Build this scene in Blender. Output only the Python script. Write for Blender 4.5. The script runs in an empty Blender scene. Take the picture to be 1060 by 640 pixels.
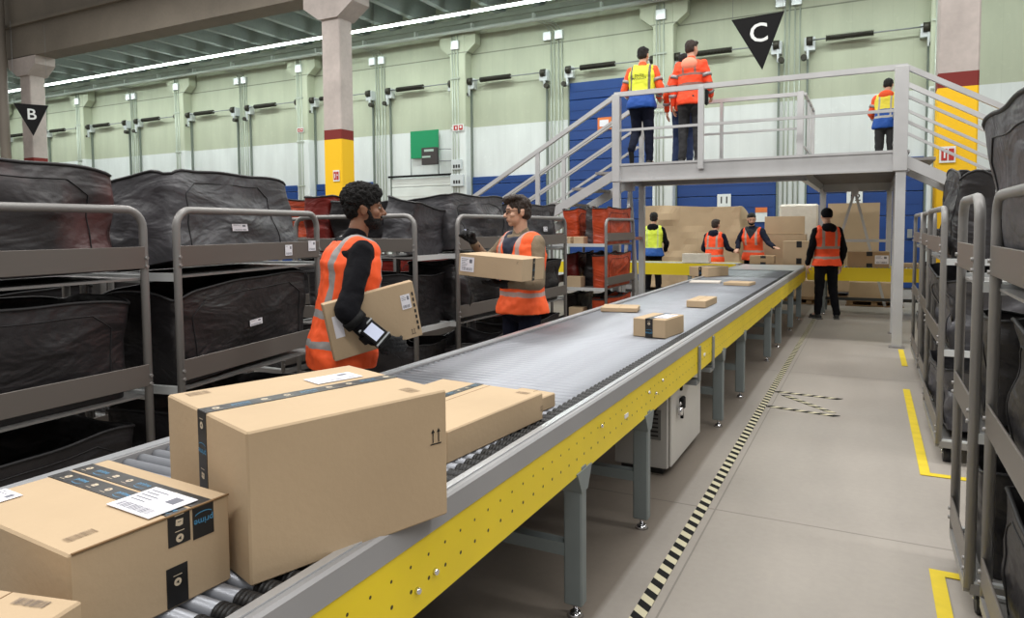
import bpy, math, random
from mathutils import Vector, Matrix, noise, Euler
random.seed(7)
sc = bpy.context.scene
COL = sc.collection
PI = math.pi
def R(d): return math.radians(d)
V = Vector

# ---------------------------------------------------------------- materials
def srgb(c):
    def f(x):
        x /= 255.0
        return x/12.92 if x <= .04045 else ((x+.055)/1.055)**2.4
    return (f(c[0]), f(c[1]), f(c[2]), 1)
MATS = {}
def mat(name, col, rough=.6, metal=0.0, noise_amt=.0, nscale=8.0, bump=0.0, bscale=60.0, spec=.5, emit=0, stretch=None, sheen=0):
    if name in MATS: return MATS[name]
    m = bpy.data.materials.new(name); m.use_nodes = True
    nt = m.node_tree; b = nt.nodes['Principled BSDF']
    b.inputs['Roughness'].default_value = rough; b.inputs['Metallic'].default_value = metal
    b.inputs['Specular IOR Level'].default_value = spec
    c = srgb(col); b.inputs['Base Color'].default_value = c
    if sheen: b.inputs['Sheen Weight'].default_value = sheen
    if emit:
        b.inputs['Emission Color'].default_value = c; b.inputs['Emission Strength'].default_value = emit
    tc = nt.nodes.new('ShaderNodeTexCoord'); mp = nt.nodes.new('ShaderNodeMapping')
    nt.links.new(tc.outputs['Object'], mp.inputs['Vector'])
    if stretch: mp.inputs['Scale'].default_value = stretch
    if noise_amt:
        n = nt.nodes.new('ShaderNodeTexNoise'); n.inputs['Scale'].default_value = nscale; n.inputs['Detail'].default_value = 5
        nt.links.new(mp.outputs[0], n.inputs['Vector'])
        r = nt.nodes.new('ShaderNodeMapRange'); r.inputs['From Min'].default_value = .3; r.inputs['From Max'].default_value = .7
        r.inputs['To Min'].default_value = 1-noise_amt; r.inputs['To Max'].default_value = 1+noise_amt*.6
        nt.links.new(n.outputs['Fac'], r.inputs['Value'])
        h = nt.nodes.new('ShaderNodeHueSaturation'); h.inputs['Color'].default_value = c
        nt.links.new(r.outputs[0], h.inputs['Value']); nt.links.new(h.outputs[0], b.inputs['Base Color'])
    if bump:
        n = nt.nodes.new('ShaderNodeTexNoise'); n.inputs['Scale'].default_value = bscale; n.inputs['Detail'].default_value = 4
        nt.links.new(mp.outputs[0], n.inputs['Vector'])
        bp = nt.nodes.new('ShaderNodeBump'); bp.inputs['Strength'].default_value = bump; bp.inputs['Distance'].default_value = .02
        nt.links.new(n.outputs['Fac'], bp.inputs['Height']); nt.links.new(bp.outputs[0], b.inputs['Normal'])
    MATS[name] = m
    return m
class NT:
    """tiny expression helper over a material's node tree"""
    def __init__(s, m): s.m = m; s.t = m.node_tree; s.b = s.t.nodes['Principled BSDF']
    def coord(s, kind='Object'):
        tc = s.t.nodes.new('ShaderNodeTexCoord'); sp = s.t.nodes.new('ShaderNodeSeparateXYZ')
        s.t.links.new(tc.outputs[kind], sp.inputs[0]); return sp.outputs[0], sp.outputs[1], sp.outputs[2]
    def op(s, o, a, b=None, c=None):
        n = s.t.nodes.new('ShaderNodeMath'); n.operation = o
        for i, v in enumerate((a, b, c)):
            if v is None: continue
            if isinstance(v, (int, float)): n.inputs[i].default_value = v
            else: s.t.links.new(v, n.inputs[i])
        return n.outputs[0]
    def band(s, x, lo, hi): return s.op('MULTIPLY', s.op('GREATER_THAN', x, lo), s.op('LESS_THAN', x, hi))
    def mix(s, f, a, b):
        n = s.t.nodes.new('ShaderNodeMix'); n.data_type = 'RGBA'
        if isinstance(f, (int, float)): n.inputs[0].default_value = f
        else: s.t.links.new(f, n.inputs[0])
        for i, v in ((6, a), (7, b)):
            if isinstance(v, tuple): n.inputs[i].default_value = v
            else: s.t.links.new(v, n.inputs[i])
        return n.outputs[2]
    def noise(s, scale, detail=5, stretch=None, kind='Object'):
        tc = s.t.nodes.new('ShaderNodeTexCoord'); mp = s.t.nodes.new('ShaderNodeMapping')
        s.t.links.new(tc.outputs[kind], mp.inputs[0])
        if stretch: mp.inputs['Scale'].default_value = stretch
        n = s.t.nodes.new('ShaderNodeTexNoise'); n.inputs['Scale'].default_value = scale; n.inputs['Detail'].default_value = detail
        s.t.links.new(mp.outputs[0], n.inputs['Vector']); return n.outputs['Fac']
    def rng(s, x, a, b, c, d):
        n = s.t.nodes.new('ShaderNodeMapRange')
        for i, v in enumerate((a, b, c, d)): n.inputs[i+1].default_value = v
        s.t.links.new(x, n.inputs[0]); return n.outputs[0]
    def mulcol(s, col, f):
        h = s.t.nodes.new('ShaderNodeHueSaturation'); s.t.links.new(f, h.inputs['Value'])
        if isinstance(col, tuple): h.inputs['Color'].default_value = col
        else: s.t.links.new(col, h.inputs['Color'])
        return h.outputs[0]
    def base(s, c): s.t.links.new(c, s.b.inputs['Base Color'])
    def bump(s, h, strength=.3, dist=.02):
        bp = s.t.nodes.new('ShaderNodeBump'); bp.inputs['Strength'].default_value = strength; bp.inputs['Distance'].default_value = dist
        s.t.links.new(h, bp.inputs['Height']); s.t.links.new(bp.outputs[0], s.b.inputs['Normal'])

card = mat('cardboard', (188, 165, 135), .85, 0, .07, 3.0, .05, 60, spec=.2)
card_d = mat('cardboard_dark', (164, 138, 107), .85, 0, .09, 3.0, .05, 60, spec=.2)
card_edge = mat('cardboard_seam', (120, 92, 60), .9)
tapeb = mat('printed_tape_black', (28, 27, 27), .35, 0, .1, 30)
tapebrown = mat('clear_tape', (176, 140, 96), .3)
pblue = mat('print_blue', (70, 140, 180), .5)
pcream = mat('print_cream', (205, 190, 165), .6)
paper = mat('label_paper', (232, 230, 236), .6)
ink = mat('ink_black', (30, 28, 28), .6)
inkg = mat('ink_faded', (140, 118, 92), .7)
inkblue = mat('ink_bluegrey', (120, 130, 165), .6)
steel = mat('galvanised_steel', (140, 144, 146), .42, .25, .1, 6, .03, 30)
cartm = mat('cart_grey_metal', (138, 136, 134), .4, .2, .08, 5, .03, 40)
bandm = mat('cart_band_metal', (108, 102, 97), .4, .2, .08, 3, .04, 14, stretch=(1, .2, 1))
shelfm = mat('shelf_edge_white', (205, 208, 208), .4, .2)
alu = mat('aluminium', (198, 198, 198), .33, .3, .08, 4, .04, 10)
alud = mat('aluminium_dull', (142, 138, 136), .5, .3, .12, 5)
rollm = mat('roller_zinc', (158, 161, 168), .38, .45, .1, 9, 0, stretch=(1, 1, 1))
rubber = mat('black_rubber', (22, 22, 23), .5)
railm = mat('conveyor_rail_grey', (148, 147, 148), .45, .1, .06, 3)
railtop = mat('rail_lip_bright', (205, 207, 210), .3, .6)
legm = mat('conveyor_leg_paint', (124, 132, 132), .5, .0, .06, 5)
cabm = mat('cabinet_grey', (196, 193, 188), .45, .1, .04, 4)
cabd = mat('cabinet_dark_grey', (40, 40, 40), .6)  # dark grey of the cabinet plinth and vent slats
blk = mat('matte_black', (13, 13, 14), .7, spec=.25)
chrome = mat('chrome', (225, 225, 228), .15, 1)
ytape = mat('yellow_floor_tape', (222, 196, 40), .6, 0, .1, 12)
white = mat('white_paint', (226, 230, 228), .55, 0, .04, 3)
pale = mat('pale_green_paint', (180, 186, 164), .6, 0, .06, 3)
pipe = mat('pale_pipe', (176, 184, 172), .4, .2)
springm = mat('spring_dark', (58, 56, 48), .5, .4)
plate = mat('plate_white', (214, 220, 222), .25, .2, .03, 5)
red = mat('sign_red', (178, 40, 34), .5)
greenp = mat('sign_green', (0, 138, 88), .55)
skin1 = mat('skin_brown', (136, 94, 70), .55, 0, .05, 20)
skin2 = mat('skin_light', (205, 160, 135), .5, 0, .05, 20)
hairm = mat('hair_black', (20, 16, 14), .75, 0, .2, 60, .9, 140)
hairc = mat('hair_curly_black', (15, 12, 11), .9, 0, .3, 90, 1.0, 110)
hairb = mat('hair_brown', (48, 34, 26), .6, 0, .2, 60, .8, 150, stretch=(1, 1, .2))
cloth_k = mat('cloth_black', (15, 15, 20), .9, 0, .1, 12, .5, 14, spec=.2)
cloth_n = mat('cloth_navy', (24, 28, 44), .9, 0, .1, 12, .5, 14, spec=.2)
cloth_j = mat('jeans_blue', (46, 62, 100), .85, 0, .15, 14, .5, 14)
cloth_t = mat('cloth_khaki', (128, 112, 90), .85, 0, .08, 12, .5, 16)
cloth_g = mat('cloth_charcoal', (44, 44, 46), .85, 0, .1, 12, .5, 14)
cloth_b = mat('cloth_royal_blue', (20, 72, 150), .8, 0, .08, 12, .5, 14)
cloth_o = mat('hi_vis_orange', (240, 84, 32), .7, 0, .04, 9, .5, 12)
refl = mat('reflective_tape', (150, 146, 146), .4, .2)
reflw = mat('reflective_tape_white', (222, 216, 222), .4, .1)
shoe = mat('shoe_black', (26, 25, 24), .6)
glovek = mat('glove_black', (16, 16, 18), .75, 0, .1, 30, .4, 60)
screen = mat('scanner_screen', (206, 214, 238), .2)
woodp = mat('pallet_wood', (150, 122, 88), .8, 0, .15, 9, .2, 20)
plastic = mat('shrink_wrap', (205, 198, 186), .25, 0, .08, 5, .5, 12)
tubem = mat('tube_glow', (240, 255, 248), .5, emit=14)
fixm = mat('light_housing', (190, 196, 192), .5)

# structural materials with position-driven paint
def mk_concrete(name, c, amt=.12):
    m = mat(name, c, .8); n = NT(m)
    f = n.noise(.9, 7); g = n.noise(14, 4)
    k = n.op('ADD', n.rng(f, .3, .7, 1-amt, 1+amt*.6), n.rng(g, .3, .7, -.04, .04))
    n.base(n.mulcol(srgb(c), k)); n.bump(g, .25, .01); return m
conc = mk_concrete('concrete_grey', (172, 168, 162))
beamc = mk_concrete('concrete_beam', (126, 118, 106), .16)
ribc = mk_concrete('roof_rib_concrete', (150, 160, 156))
slabc = mk_concrete('roof_slab_concrete', (134, 142, 138))
def mk_floor():
    c = srgb((164, 157, 149)); m = mat('floor_concrete', (164, 157, 149), .5, spec=.35); n = NT(m)
    x, y, z = n.coord()
    a = n.noise(.55, 8); b = n.noise(2.2, 6, (1, .18, 1)); d = n.noise(30, 3)
    k = n.op('ADD', n.op('ADD', n.rng(a, .3, .7, .80, 1.10), n.rng(b, .3, .7, -.09, .08)), n.rng(d, .3, .7, -.025, .025))
    # saw-cut joints across and along the aisle
    j1 = n.op('LESS_THAN', n.op('ABSOLUTE', n.op('SUBTRACT', n.op('MODULO', n.op('ADD', y, 60.0), 3.9), 1.3)), .006)
    j2 = n.op('LESS_THAN', n.op('ABSOLUTE', n.op('SUBTRACT', x, -.70)), .004)
    j = n.op('MAXIMUM', j1, j2)
    # slab to the left of the tape is given a darker, browner tone
    left = n.rng(n.op('ADD', x, n.rng(a, .3, .7, -.01, .01)), -.93, -.90, 1, 0)
    kk = n.op('MULTIPLY', k, n.op('SUBTRACT', 1.0, n.op('MULTIPLY', j, .35)))
    col = n.mix(left, c, srgb((126, 117, 107)))
    n.base(n.mulcol(col, kk)); t = n.rng(a, .3, .7, .38, .6); m.node_tree.links.new(t, n.b.inputs['Roughness'])
    n.bump(d, .08, .004); return m
floorm = mk_floor()
def mk_wall():
    m = mat('dock_wall_paint', (180, 186, 164), .7); n = NT(m); x, y, z = n.coord()
    lo = n.op('LESS_THAN', z, 4.56)
    seam = n.op('LESS_THAN', n.op('ABSOLUTE', n.op('SUBTRACT', z, 6.75)), .018)
    ver = n.op('LESS_THAN', n.op('MODULO', n.op('ADD', x, 100.0), .42), .012)
    st = n.noise(1.6, 7, (1.4, 1, .35)); sp = n.noise(9, 5)
    k = n.op('ADD', n.rng(st, .3, .7, .92, 1.06), n.rng(sp, .62, .72, 0, .05))
    k = n.op('MULTIPLY', k, n.op('SUBTRACT', 1.0, n.op('MULTIPLY', n.op('MAXIMUM', n.op('MULTIPLY', seam, .5), n.op('MULTIPLY', ver, .06)), 1.0)))
    n.base(n.mulcol(n.mix(lo, srgb((182, 188, 166)), srgb((218, 223, 222))), k)); return m
wallm = mk_wall()
def mk_column():
    m = mat('column_paint', (176, 170, 164), .75); n = NT(m); x, y, z = n.coord()
    f = n.noise(1.6, 8); g = n.noise(12, 5)
    k = n.op('ADD', n.rng(f, .3, .7, .84, 1.08), n.rng(g, .3, .7, -.05, .05))
    c = n.mulcol(srgb((184, 174, 168)), k)
    c = n.mix(n.op('LESS_THAN', z, 3.66), c, srgb((118, 34, 28)))
    c = n.mix(n.op('LESS_THAN', z, 3.45), c, srgb((240, 190, 20)))
    n.base(c); return m
colm = mk_column()
def mk_door(name, c):
    m = mat(name, c, .45); n = NT(m); st = n.noise(1.2, 5, (1, 1, 3))
    n.base(n.mulcol(srgb(c), n.rng(st, .3, .7, .9, 1.08))); return m
doorb = mk_door('dock_door_blue', (18, 62, 128))
doorw = mk_door('dock_door_white', (222, 226, 222))
def mk_yellow():
    m = mat('conveyor_yellow', (222, 196, 30), .42); n = NT(m); x, y, z = n.coord()
    dy = n.op('SUBTRACT', n.op('MODULO', n.op('ADD', y, 75.0), .075), .0375)
    def row(zc, r):
        dz = n.op('SUBTRACT', z, zc)
        return n.op('LESS_THAN', n.op('ADD', n.op('MULTIPLY', dy, dy), n.op('MULTIPLY', dz, dz)), r*r)
    h = n.op('MAXIMUM', row(.700, .0042), row(.640, .0052))
    st = n.noise(3, 5)
    c = n.mix(h, n.mulcol(srgb((240, 212, 30)), n.rng(st, .3, .7, .93, 1.04)), srgb((45, 38, 12)))
    n.base(c); return m
yelm = mk_yellow()
yel2 = mat('conveyor_yellow_plain', (226, 202, 34), .45)
def mk_bag(name, c, c2=None):
    m = mat(name, c, .44, spec=.6); n = NT(m)
    tn = m.node_tree.nodes.new('ShaderNodeTexNoise'); tn.inputs['Scale'].default_value = 2.6; tn.inputs['Detail'].default_value = 3; tn.inputs['Distortion'].default_value = .9
    tc = m.node_tree.nodes.new('ShaderNodeTexCoord'); mp = m.node_tree.nodes.new('ShaderNodeMapping'); mp.inputs['Rotation'].default_value = (.85, .2, .3); mp.inputs['Scale'].default_value = (1, .8, 1.7)
    m.node_tree.links.new(tc.outputs['Object'], mp.inputs[0]); m.node_tree.links.new(mp.outputs[0], tn.inputs['Vector']); big = tn.outputs['Fac']
    w = n.noise(5, 4, (1, .7, 1.3)); f = n.noise(160, 2); g = n.noise(2.2, 3)
    base = srgb(c) if c2 is None else n.mix(n.rng(g, .52, .66, 0, 1), srgb(c), srgb(c2))
    n.base(n.mulcol(base, n.rng(w, .3, .7, .75, 1.25)))
    n.bump(n.op('ADD', n.op('ADD', n.op('MULTIPLY', w, .5), n.op('MULTIPLY', big, 1.0)), n.op('MULTIPLY', f, .012)), .62, .07); return m
bag_k = mk_bag('bag_black', (38, 36, 38)); bag_g = mk_bag('bag_grey', (70, 69, 73)); bag_c = mk_bag('bag_charcoal', (56, 53, 55), (86, 54, 54))
bag_o = mk_bag('bag_orange', (176, 64, 28)); bag_r = mk_bag('bag_dark_red', (112, 26, 18))
piping = mat('bag_piping', (30, 29, 31), .6)

# ---------------------------------------------------------------- mesh builder
class MB:
    def __init__(s): s.v = []; s.f = []; s.mi = []; s.sm = []
    def add(s, vs, fs, mi=0, smooth=False):
        o = len(s.v); s.v += [tuple(p) for p in vs]
        for f in fs: s.f.append(tuple(i+o for i in f)); s.mi.append(mi); s.sm.append(smooth)
        return s
    def box(s, c, sz, mi=0, rot=None, bev=0):
        hx, hy, hz = sz[0]/2, sz[1]/2, sz[2]/2
        c = V(c); M = rot if rot is not None else Matrix.Identity(3)
        if isinstance(rot, (int, float)): M = Matrix.Rotation(rot, 3, 'Z')
        if bev:
            b = min(bev, hx*.9, hy*.9, hz*.9); vs = []
            # chamfered box: 24 vertices
            idx = {}
            for sx in (-1, 1):
                for sy in (-1, 1):
                    for szn in (-1, 1):
                        for ax in range(3):
                            p = [sx*(hx-b), sy*(hy-b), szn*(hz-b)]; p[ax] = (sx*hx, sy*hy, szn*hz)[ax]
                            idx[(sx, sy, szn, ax)] = len(vs); vs.append(c+M@V(p))
            fs = []
            for ax in range(3):
                o = [a for a in range(3) if a != ax]
                for sg in (-1, 1):
                    q = []
                    for a, d in ((-1, -1), (1, -1), (1, 1), (-1, 1)):
                        k = [0, 0, 0]; k[ax] = sg; k[o[0]] = a; k[o[1]] = d; q.append(idx[(k[0], k[1], k[2], ax)])
                    fs.append(q)
            for ax in range(3):     # edges along ax
                o = [a for a in range(3) if a != ax]
                for a in (-1, 1):
                    for d in (-1, 1):
                        k0 = [0, 0, 0]; k1 = [0, 0, 0]; k0[ax] = -1; k1[ax] = 1
                        for k in (k0, k1): k[o[0]] = a; k[o[1]] = d
                        fs.append([idx[(*k0, o[0])], idx[(*k1, o[0])], idx[(*k1, o[1])], idx[(*k0, o[1])]])
            for sx in (-1, 1):
                for sy in (-1, 1):
                    for szn in (-1, 1): fs.append([idx[(sx, sy, szn, a)] for a in range(3)])
            return s.add(vs, fs, mi)
        vs = [c+M@V((x, y, z)) for x in (-hx, hx) for y in (-hy, hy) for z in (-hz, hz)]
        return s.add(vs, [(0, 1, 3, 2), (4, 6, 7, 5), (0, 4, 5, 1), (2, 3, 7, 6), (0, 2, 6, 4), (1, 5, 7, 3)], mi)
    def b2(s, lo, hi, mi=0, bev=0):
        return s.box([(a+b)/2 for a, b in zip(lo, hi)], [abs(b-a) for a, b in zip(lo, hi)], mi, None, bev)
    def bar(s, p0, p1, w, h, mi=0, up=(0, 0, 1)):
        p0 = V(p0); p1 = V(p1); d = (p1-p0); L = d.length; d.normalize(); u = V(up)
        if abs(d.dot(u)) > .99: u = V((0, 1, 0))
        x = d.cross(u).normalized(); z = x.cross(d)
        M = Matrix((x, d, z)).transposed()
        return s.box((p0+p1)/2, (w, L, h), mi, M)
    def rings(s, rs, mi=0, smooth=True, caps=True, closed=False):
        n = len(rs[0]); o = len(s.v); vs = [p for r in rs for p in r]; fs = []
        m = len(rs)
        for k in range(m if closed else m-1):
            a = k*n; b = ((k+1) % m)*n
            for i in range(n):
                j = (i+1) % n; fs.append((a+i, a+j, b+j, b+i))
        s.add(vs, fs, mi, smooth)
        if caps and not closed:
            s.f.append(tuple(o+i for i in reversed(range(n)))); s.mi.append(mi); s.sm.append(False)
            s.f.append(tuple(o+(m-1)*n+i for i in range(n))); s.mi.append(mi); s.sm.append(False)
        return s
    def cyl(s, p0, p1, r0, r1=None, n=12, mi=0, caps=True, smooth=True):
        r1 = r0 if r1 is None else r1
        p0 = V(p0); p1 = V(p1); d = (p1-p0).normalized()
        u = V((0, 0, 1)) if abs(d.z) < .9 else V((1, 0, 0))
        x = d.cross(u).normalized(); y = d.cross(x)
        return s.rings([[p+(x*math.cos(t*2*PI/n)+y*math.sin(t*2*PI/n))*r for t in range(n)] for p, r in ((p0, r0), (p1, r1))], mi, smooth, caps)
    def tube(s, pts, r, n=8, mi=0, closed=False):
        pts = [V(p) for p in pts]; rs = []; N = len(pts); px = None
        for i, p in enumerate(pts):
            a = pts[i-1] if (i > 0 or closed) else pts[i]; b = pts[(i+1) % N] if (i < N-1 or closed) else pts[i]
            d = (b-a).normalized()
            if px is None:
                u = V((0, 0, 1)) if abs(d.z) < .9 else V((1, 0, 0)); x = d.cross(u).normalized()
            else: x = (px-d*px.dot(d)).normalized()
            px = x; y = d.cross(x)
            rs.append([p+(x*math.cos(t*2*PI/n)+y*math.sin(t*2*PI/n))*r for t in range(n)])
        return s.rings(rs, mi, True, True, closed)
    def disc(s, c, nrm, r, mi=0, n=16, th=.001):
        c = V(c); nrm = V(nrm).normalized(); return s.cyl(c, c+nrm*th, r, None, n, mi, True, False)
    def ell(s, c, r, mi=0, n=16, m=10, M=None):
        c = V(c); rs = []
        for k in range(1, m):
            a = PI*k/m; ring = []
            for i in range(n):
                b = 2*PI*i/n; p = V((r[0]*math.sin(a)*math.cos(b), r[1]*math.sin(a)*math.sin(b), -r[2]*math.cos(a)))
                ring.append(c+(M@p if M else p))
            rs.append(ring)
        o = len(s.v); s.rings(rs, mi, True, False)
        b = V((0, 0, -r[2])); t = V((0, 0, r[2]))
        s.v += [tuple(c+(M@b if M else b)), tuple(c+(M@t if M else t))]; B = len(s.v)-2; T = B+1; q = o+(m-2)*n
        for i in range(n):
            j = (i+1) % n
            s.f.append((B, o+j, o+i)); s.f.append((T, q+i, q+j)); s.mi += [mi, mi]; s.sm += [True, True]
        return s
    def build(s, name, mats, parent=None, loc=None, rotz=0):
        me = bpy.data.meshes.new(name); me.from_pydata(s.v, [], s.f)
        for m in (mats if isinstance(mats, (list, tuple)) else [mats]): me.materials.append(m)
        me.polygons.foreach_set('material_index', s.mi); me.polygons.foreach_set('use_smooth', s.sm)
        me.validate(); me.update()
        o = bpy.data.objects.new(name, me); COL.objects.link(o)
        if parent is not None: o.parent = parent
        if loc is not None: o.location = loc
        if rotz: o.rotation_euler.z = rotz
        return o
def fixn(o):
    import bmesh
    bm = bmesh.new(); bm.from_mesh(o.data); bmesh.ops.recalc_face_normals(bm, faces=bm.faces); bm.to_mesh(o.data); bm.free(); return o

def tag(o, label=None, cat=None, group=None, kind=None):
    if label: o['label'] = label
    if cat: o['category'] = cat
    if group: o['group'] = group
    if kind: o['kind'] = kind
    return o
def thing(name, label, cat, loc=(0, 0, 0), rotz=0, group=None):
    o = bpy.data.objects.new(name, None); COL.objects.link(o); o.location = loc; o.rotation_euler.z = rotz
    o.empty_display_size = .1
    return tag(o, label, cat, group)
def kids(o): return [c for c in COL.objects if c.parent == o]
CH = {}
def dup(o, parent=None):
    c = o.copy(); COL.objects.link(c)
    if parent is not None: c.parent = parent
    for ch in CHILD(o): dup(ch, c)
    return c
def CHILD(o): return list(o.children)
def struct(mb, name, m, parent=None):
    o = mb.build(name, m, parent)
    if parent is None: o['kind'] = 'structure'
    return o

# text as mesh data --------------------------------------------------------
_txt = {}
def text_data(t):
    if t in _txt: return _txt[t]
    cu = bpy.data.curves.new('t', 'FONT'); cu.body = t; cu.align_x = 'CENTER'; cu.align_y = 'CENTER'; cu.resolution_u = 3; cu.offset = .012
    ob = bpy.data.objects.new('t', cu); COL.objects.link(ob)
    dg = bpy.context.evaluated_depsgraph_get(); dg.update()
    me = ob.evaluated_get(dg).to_mesh()
    d = ([v.co.copy() for v in me.vertices], [tuple(p.vertices) for p in me.polygons])
    ob.evaluated_get(dg).to_mesh_clear(); COL.objects.unlink(ob); bpy.data.objects.remove(ob); bpy.data.curves.remove(cu)
    _txt[t] = d; return d
def put_text(mb, t, c, u, v, size, mi=0, sx=1):
    vs, fs = text_data(t); c = V(c); u = V(u).normalized(); v = V(v).normalized()
    mb.add([c+u*(p.x*size*sx)+v*(p.y*size) for p in vs], fs, mi)
# ================================================================ the hall
WY = 18.5
struct(MB().b2((-62, -14, -.3), (12, WY+.6, 0)), 'floor', floorm)
struct(MB().b2((-62, WY, 0), (12, WY+.4, 8.7)), 'wall_back', wallm)
struct(MB().b2((-62, 11.7, 8.6), (12, WY+.4, 8.9)), 'ceiling', slabc)
mb = MB()
x = -61.0
while x < 11:      # precast ribs of the roof, one continuous ceiling element
    prof = [(-.09, 7.75), (.09, 7.75), (.2, 8.6), (-.2, 8.6)]
    mb.rings([[(x+a, yy, z) for a, z in prof] for yy in (12.0, WY)], 0, False)
    x += 1.25
o = struct(mb, 'ceiling_ribs', ribc)
# edge beam and ledge at the top of the dock wall
mb = MB(); mb.b2((-62, WY-.22, 7.46), (12, WY, 7.62)); mb.b2((-62, WY-.3, 7.62), (12, WY, 7.76))
struct(mb, 'trim_1', mat('wall_head_beam', (140, 146, 134), .7, 0, .1, 2))
# main transverse beam on the hall columns
mb = MB(); mb.b2((-62, 11.72, 6.54), (1.8, 12.3, 8.6)); mb.b2((-62, 11.62, 7.42), (1.8, 11.72, 7.5))
struct(mb, 'ceiling_beam', beamc)
COLX = [-33.4, -21.95, -10.42, 1.08]
for i, cx in enumerate(COLX):
    mb = MB(); w = .25
    mb.box((cx, 12.0, 3.05), (.5, .42, 6.1), 0, None, .02)
    mb.rings([[(cx-hw, 11.72, z), (cx+hw, 11.72, z), (cx+hw, 12.28, z), (cx-hw, 12.28, z)] for z, hw in ((6.02, .26), (6.3, .68), (6.56, .68))], 0, False)
    fixn(struct(mb, 'column', colm))
# wall pilasters with corbels
PX = [1.39-6.25*k for k in range(0, 10)]
pilm = mk_wall()
for k, px in enumerate(PX):
    mb = MB(); mb.box((px, WY-.18, 3.7), (.54, .38, 7.4), 0, None, .02)
    mb.rings([[(px-hw, WY-.36, z), (px+hw, WY-.36, z), (px+hw, WY-.05, z), (px-hw, WY-.05, z)] for z, hw in ((6.7, .27), (6.98, .62), (7.42, .62))], 0, False)
    fixn(struct(mb, 'pilaster', wallm))
    # conduits clipped to each pilaster
    mb = MB()
    for dx in (-.17, -.09, .02): mb.cyl((px+dx, WY-.385, .2), (px+dx, WY-.385, 7.3), .018, None, 8)
    for dz in (1.5, 3.0, 4.5, 6.0): mb.box((px-.08, WY-.39, dz), (.34, .03, .04))
    t = tag(bpy.data.objects.new('trim_%d' % (10+k), None), kind='structure'); COL.objects.link(t)
    mb.build('conduit', pipe, t)
    MB().box((px-.05, WY-.41, 6.98), (.26, .08, .26), 0, None, .01).build('junction_box', plate, t)
# long pipe run under the roof edge
mb = MB(); mb.cyl((-61, WY-.52, 7.33), (11, WY-.52, 7.33), .055, None, 12)
for i in range(36): mb.box((-60.5+2*i, WY-.5, 7.4), (.05, .14, .22))
struct(mb, 'trim_2', mat('roof_pipe', (190, 196, 190), .4, .1))

# ---------------------------------------------------------------- dock doors
def dock_door(n, x0, x1, ztop, m, shaft=True):
    t = bpy.data.objects.new('door_%d' % n, None); COL.objects.link(t); t.location = ((x0+x1)/2, WY, 0); t['kind'] = 'structure'
    w = x1-x0; mb = MB(); z = .03; k = 0
    while z < ztop-.05:
        h = min(.56, ztop-z); mb.box((0, -.05, z+h/2), (w, .07, h-.014), 0, None, .012)
        mb.box((0, -.088, z+h*.5), (w-.06, .012, .03))
        z += .56
    mb.build('panel', m, t)
    for s in (-1, 1):
        mb = MB(); mb.b2((s*(w/2+.03)-.022, -.08, 0), (s*(w/2+.03)+.022, -.01, 5.9))
        mb.build('track', mat('door_track', (118, 128, 120), .5, .1), t)
        mb = MB(); mb.cyl((s*(w/2-.02)-.07, -.2, 5.9), (s*(w/2-.02)+.07, -.2, 5.9), .11, None, 14, 0)
        mb.box((s*(w/2-.02), -.1, 5.84), (.24, .2, .3), 1)
        mb.cyl((s*(w/2+.1), -.3, 5.52), (s*(w/2+.1), -.14, 5.52), .07, None, 12, 0)
        mb.box((s*(w/2+.02), -.2, 5.68), (.05, .06, .4), 1)
        mb.build('cable_drum', [springm, plate], t)
    MB().cyl((-w/2, -.2, 5.92), (w/2, -.2, 5.92), .018, None, 8).build('shaft', steel, t)
    mb = MB(); c = -.35
    mb.cyl((c-.5, -.2, 5.92), (c+.5, -.2, 5.92), .05, None, 12)
    for i in range(30): mb.cyl((c-.5+i*.034, -.2, 5.92), (c-.483+i*.034, -.2, 5.92), .075, None, 12)
    mb.build('spring', springm, t)
    mb = MB(); mb.box((w/2-.25, -.11, 1.3), (.1, .05, .2)); mb.build('handle', steel, t)
    return t
n = 1
for b in range(0, 9):
    p0 = PX[b]-.27; p1 = PX[b+1]+.27 if b+1 < len(PX) else PX[b]-6
    # right door, left door of each bay (seen from inside)
    if b == 1: r = dock_door(n, p0-2.47, p0-.02, 5.56, doorb)
    elif b == 2: r = dock_door(n, p0-2.45, p0-.04, 3.1, doorw)
    else: r = dock_door(n, p0-2.5, p0-.05, 3.06, doorb)
    n += 1
    dock_door(n, p1+.05, p1+2.5, 3.06, doorb); n += 1
    # pier between the two doors: conduits and a box
    xc = (p0+p1)/2; t = bpy.data.objects.new('trim_%d' % (30+b), None); COL.objects.link(t); t['kind'] = 'structure'
    mb = MB()
    for dx in (-.2, -.1, .03, .14): mb.cyl((xc+dx, WY-.03, .3), (xc+dx, WY-.03, 7.0), .018, None, 8)
    for i in range(4):
        mb.tube([(xc-.2+i*.11, WY-.04, 7.0), (xc-.28+i*.11, WY-.1, 7.2), (xc-.42+i*.11, WY-.45, 7.3)], .016, 6)
    mb.build('conduit', pipe, t)
    mb = MB()
    for dx in (-.3, .06): mb.box((xc+dx, WY-.06, 6.95), (.24, .1, .24), 0, None, .01)
    mb.build('junction_box', plate, t)
# white framed door bay: dark head line and riveted kick plates
mb = MB(); mb.b2((PX[2]-.31-2.5, WY-.16, 3.14), (PX[2]-.31, WY-.1, 3.2)); struct(mb, 'trim_3', blk)

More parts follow.
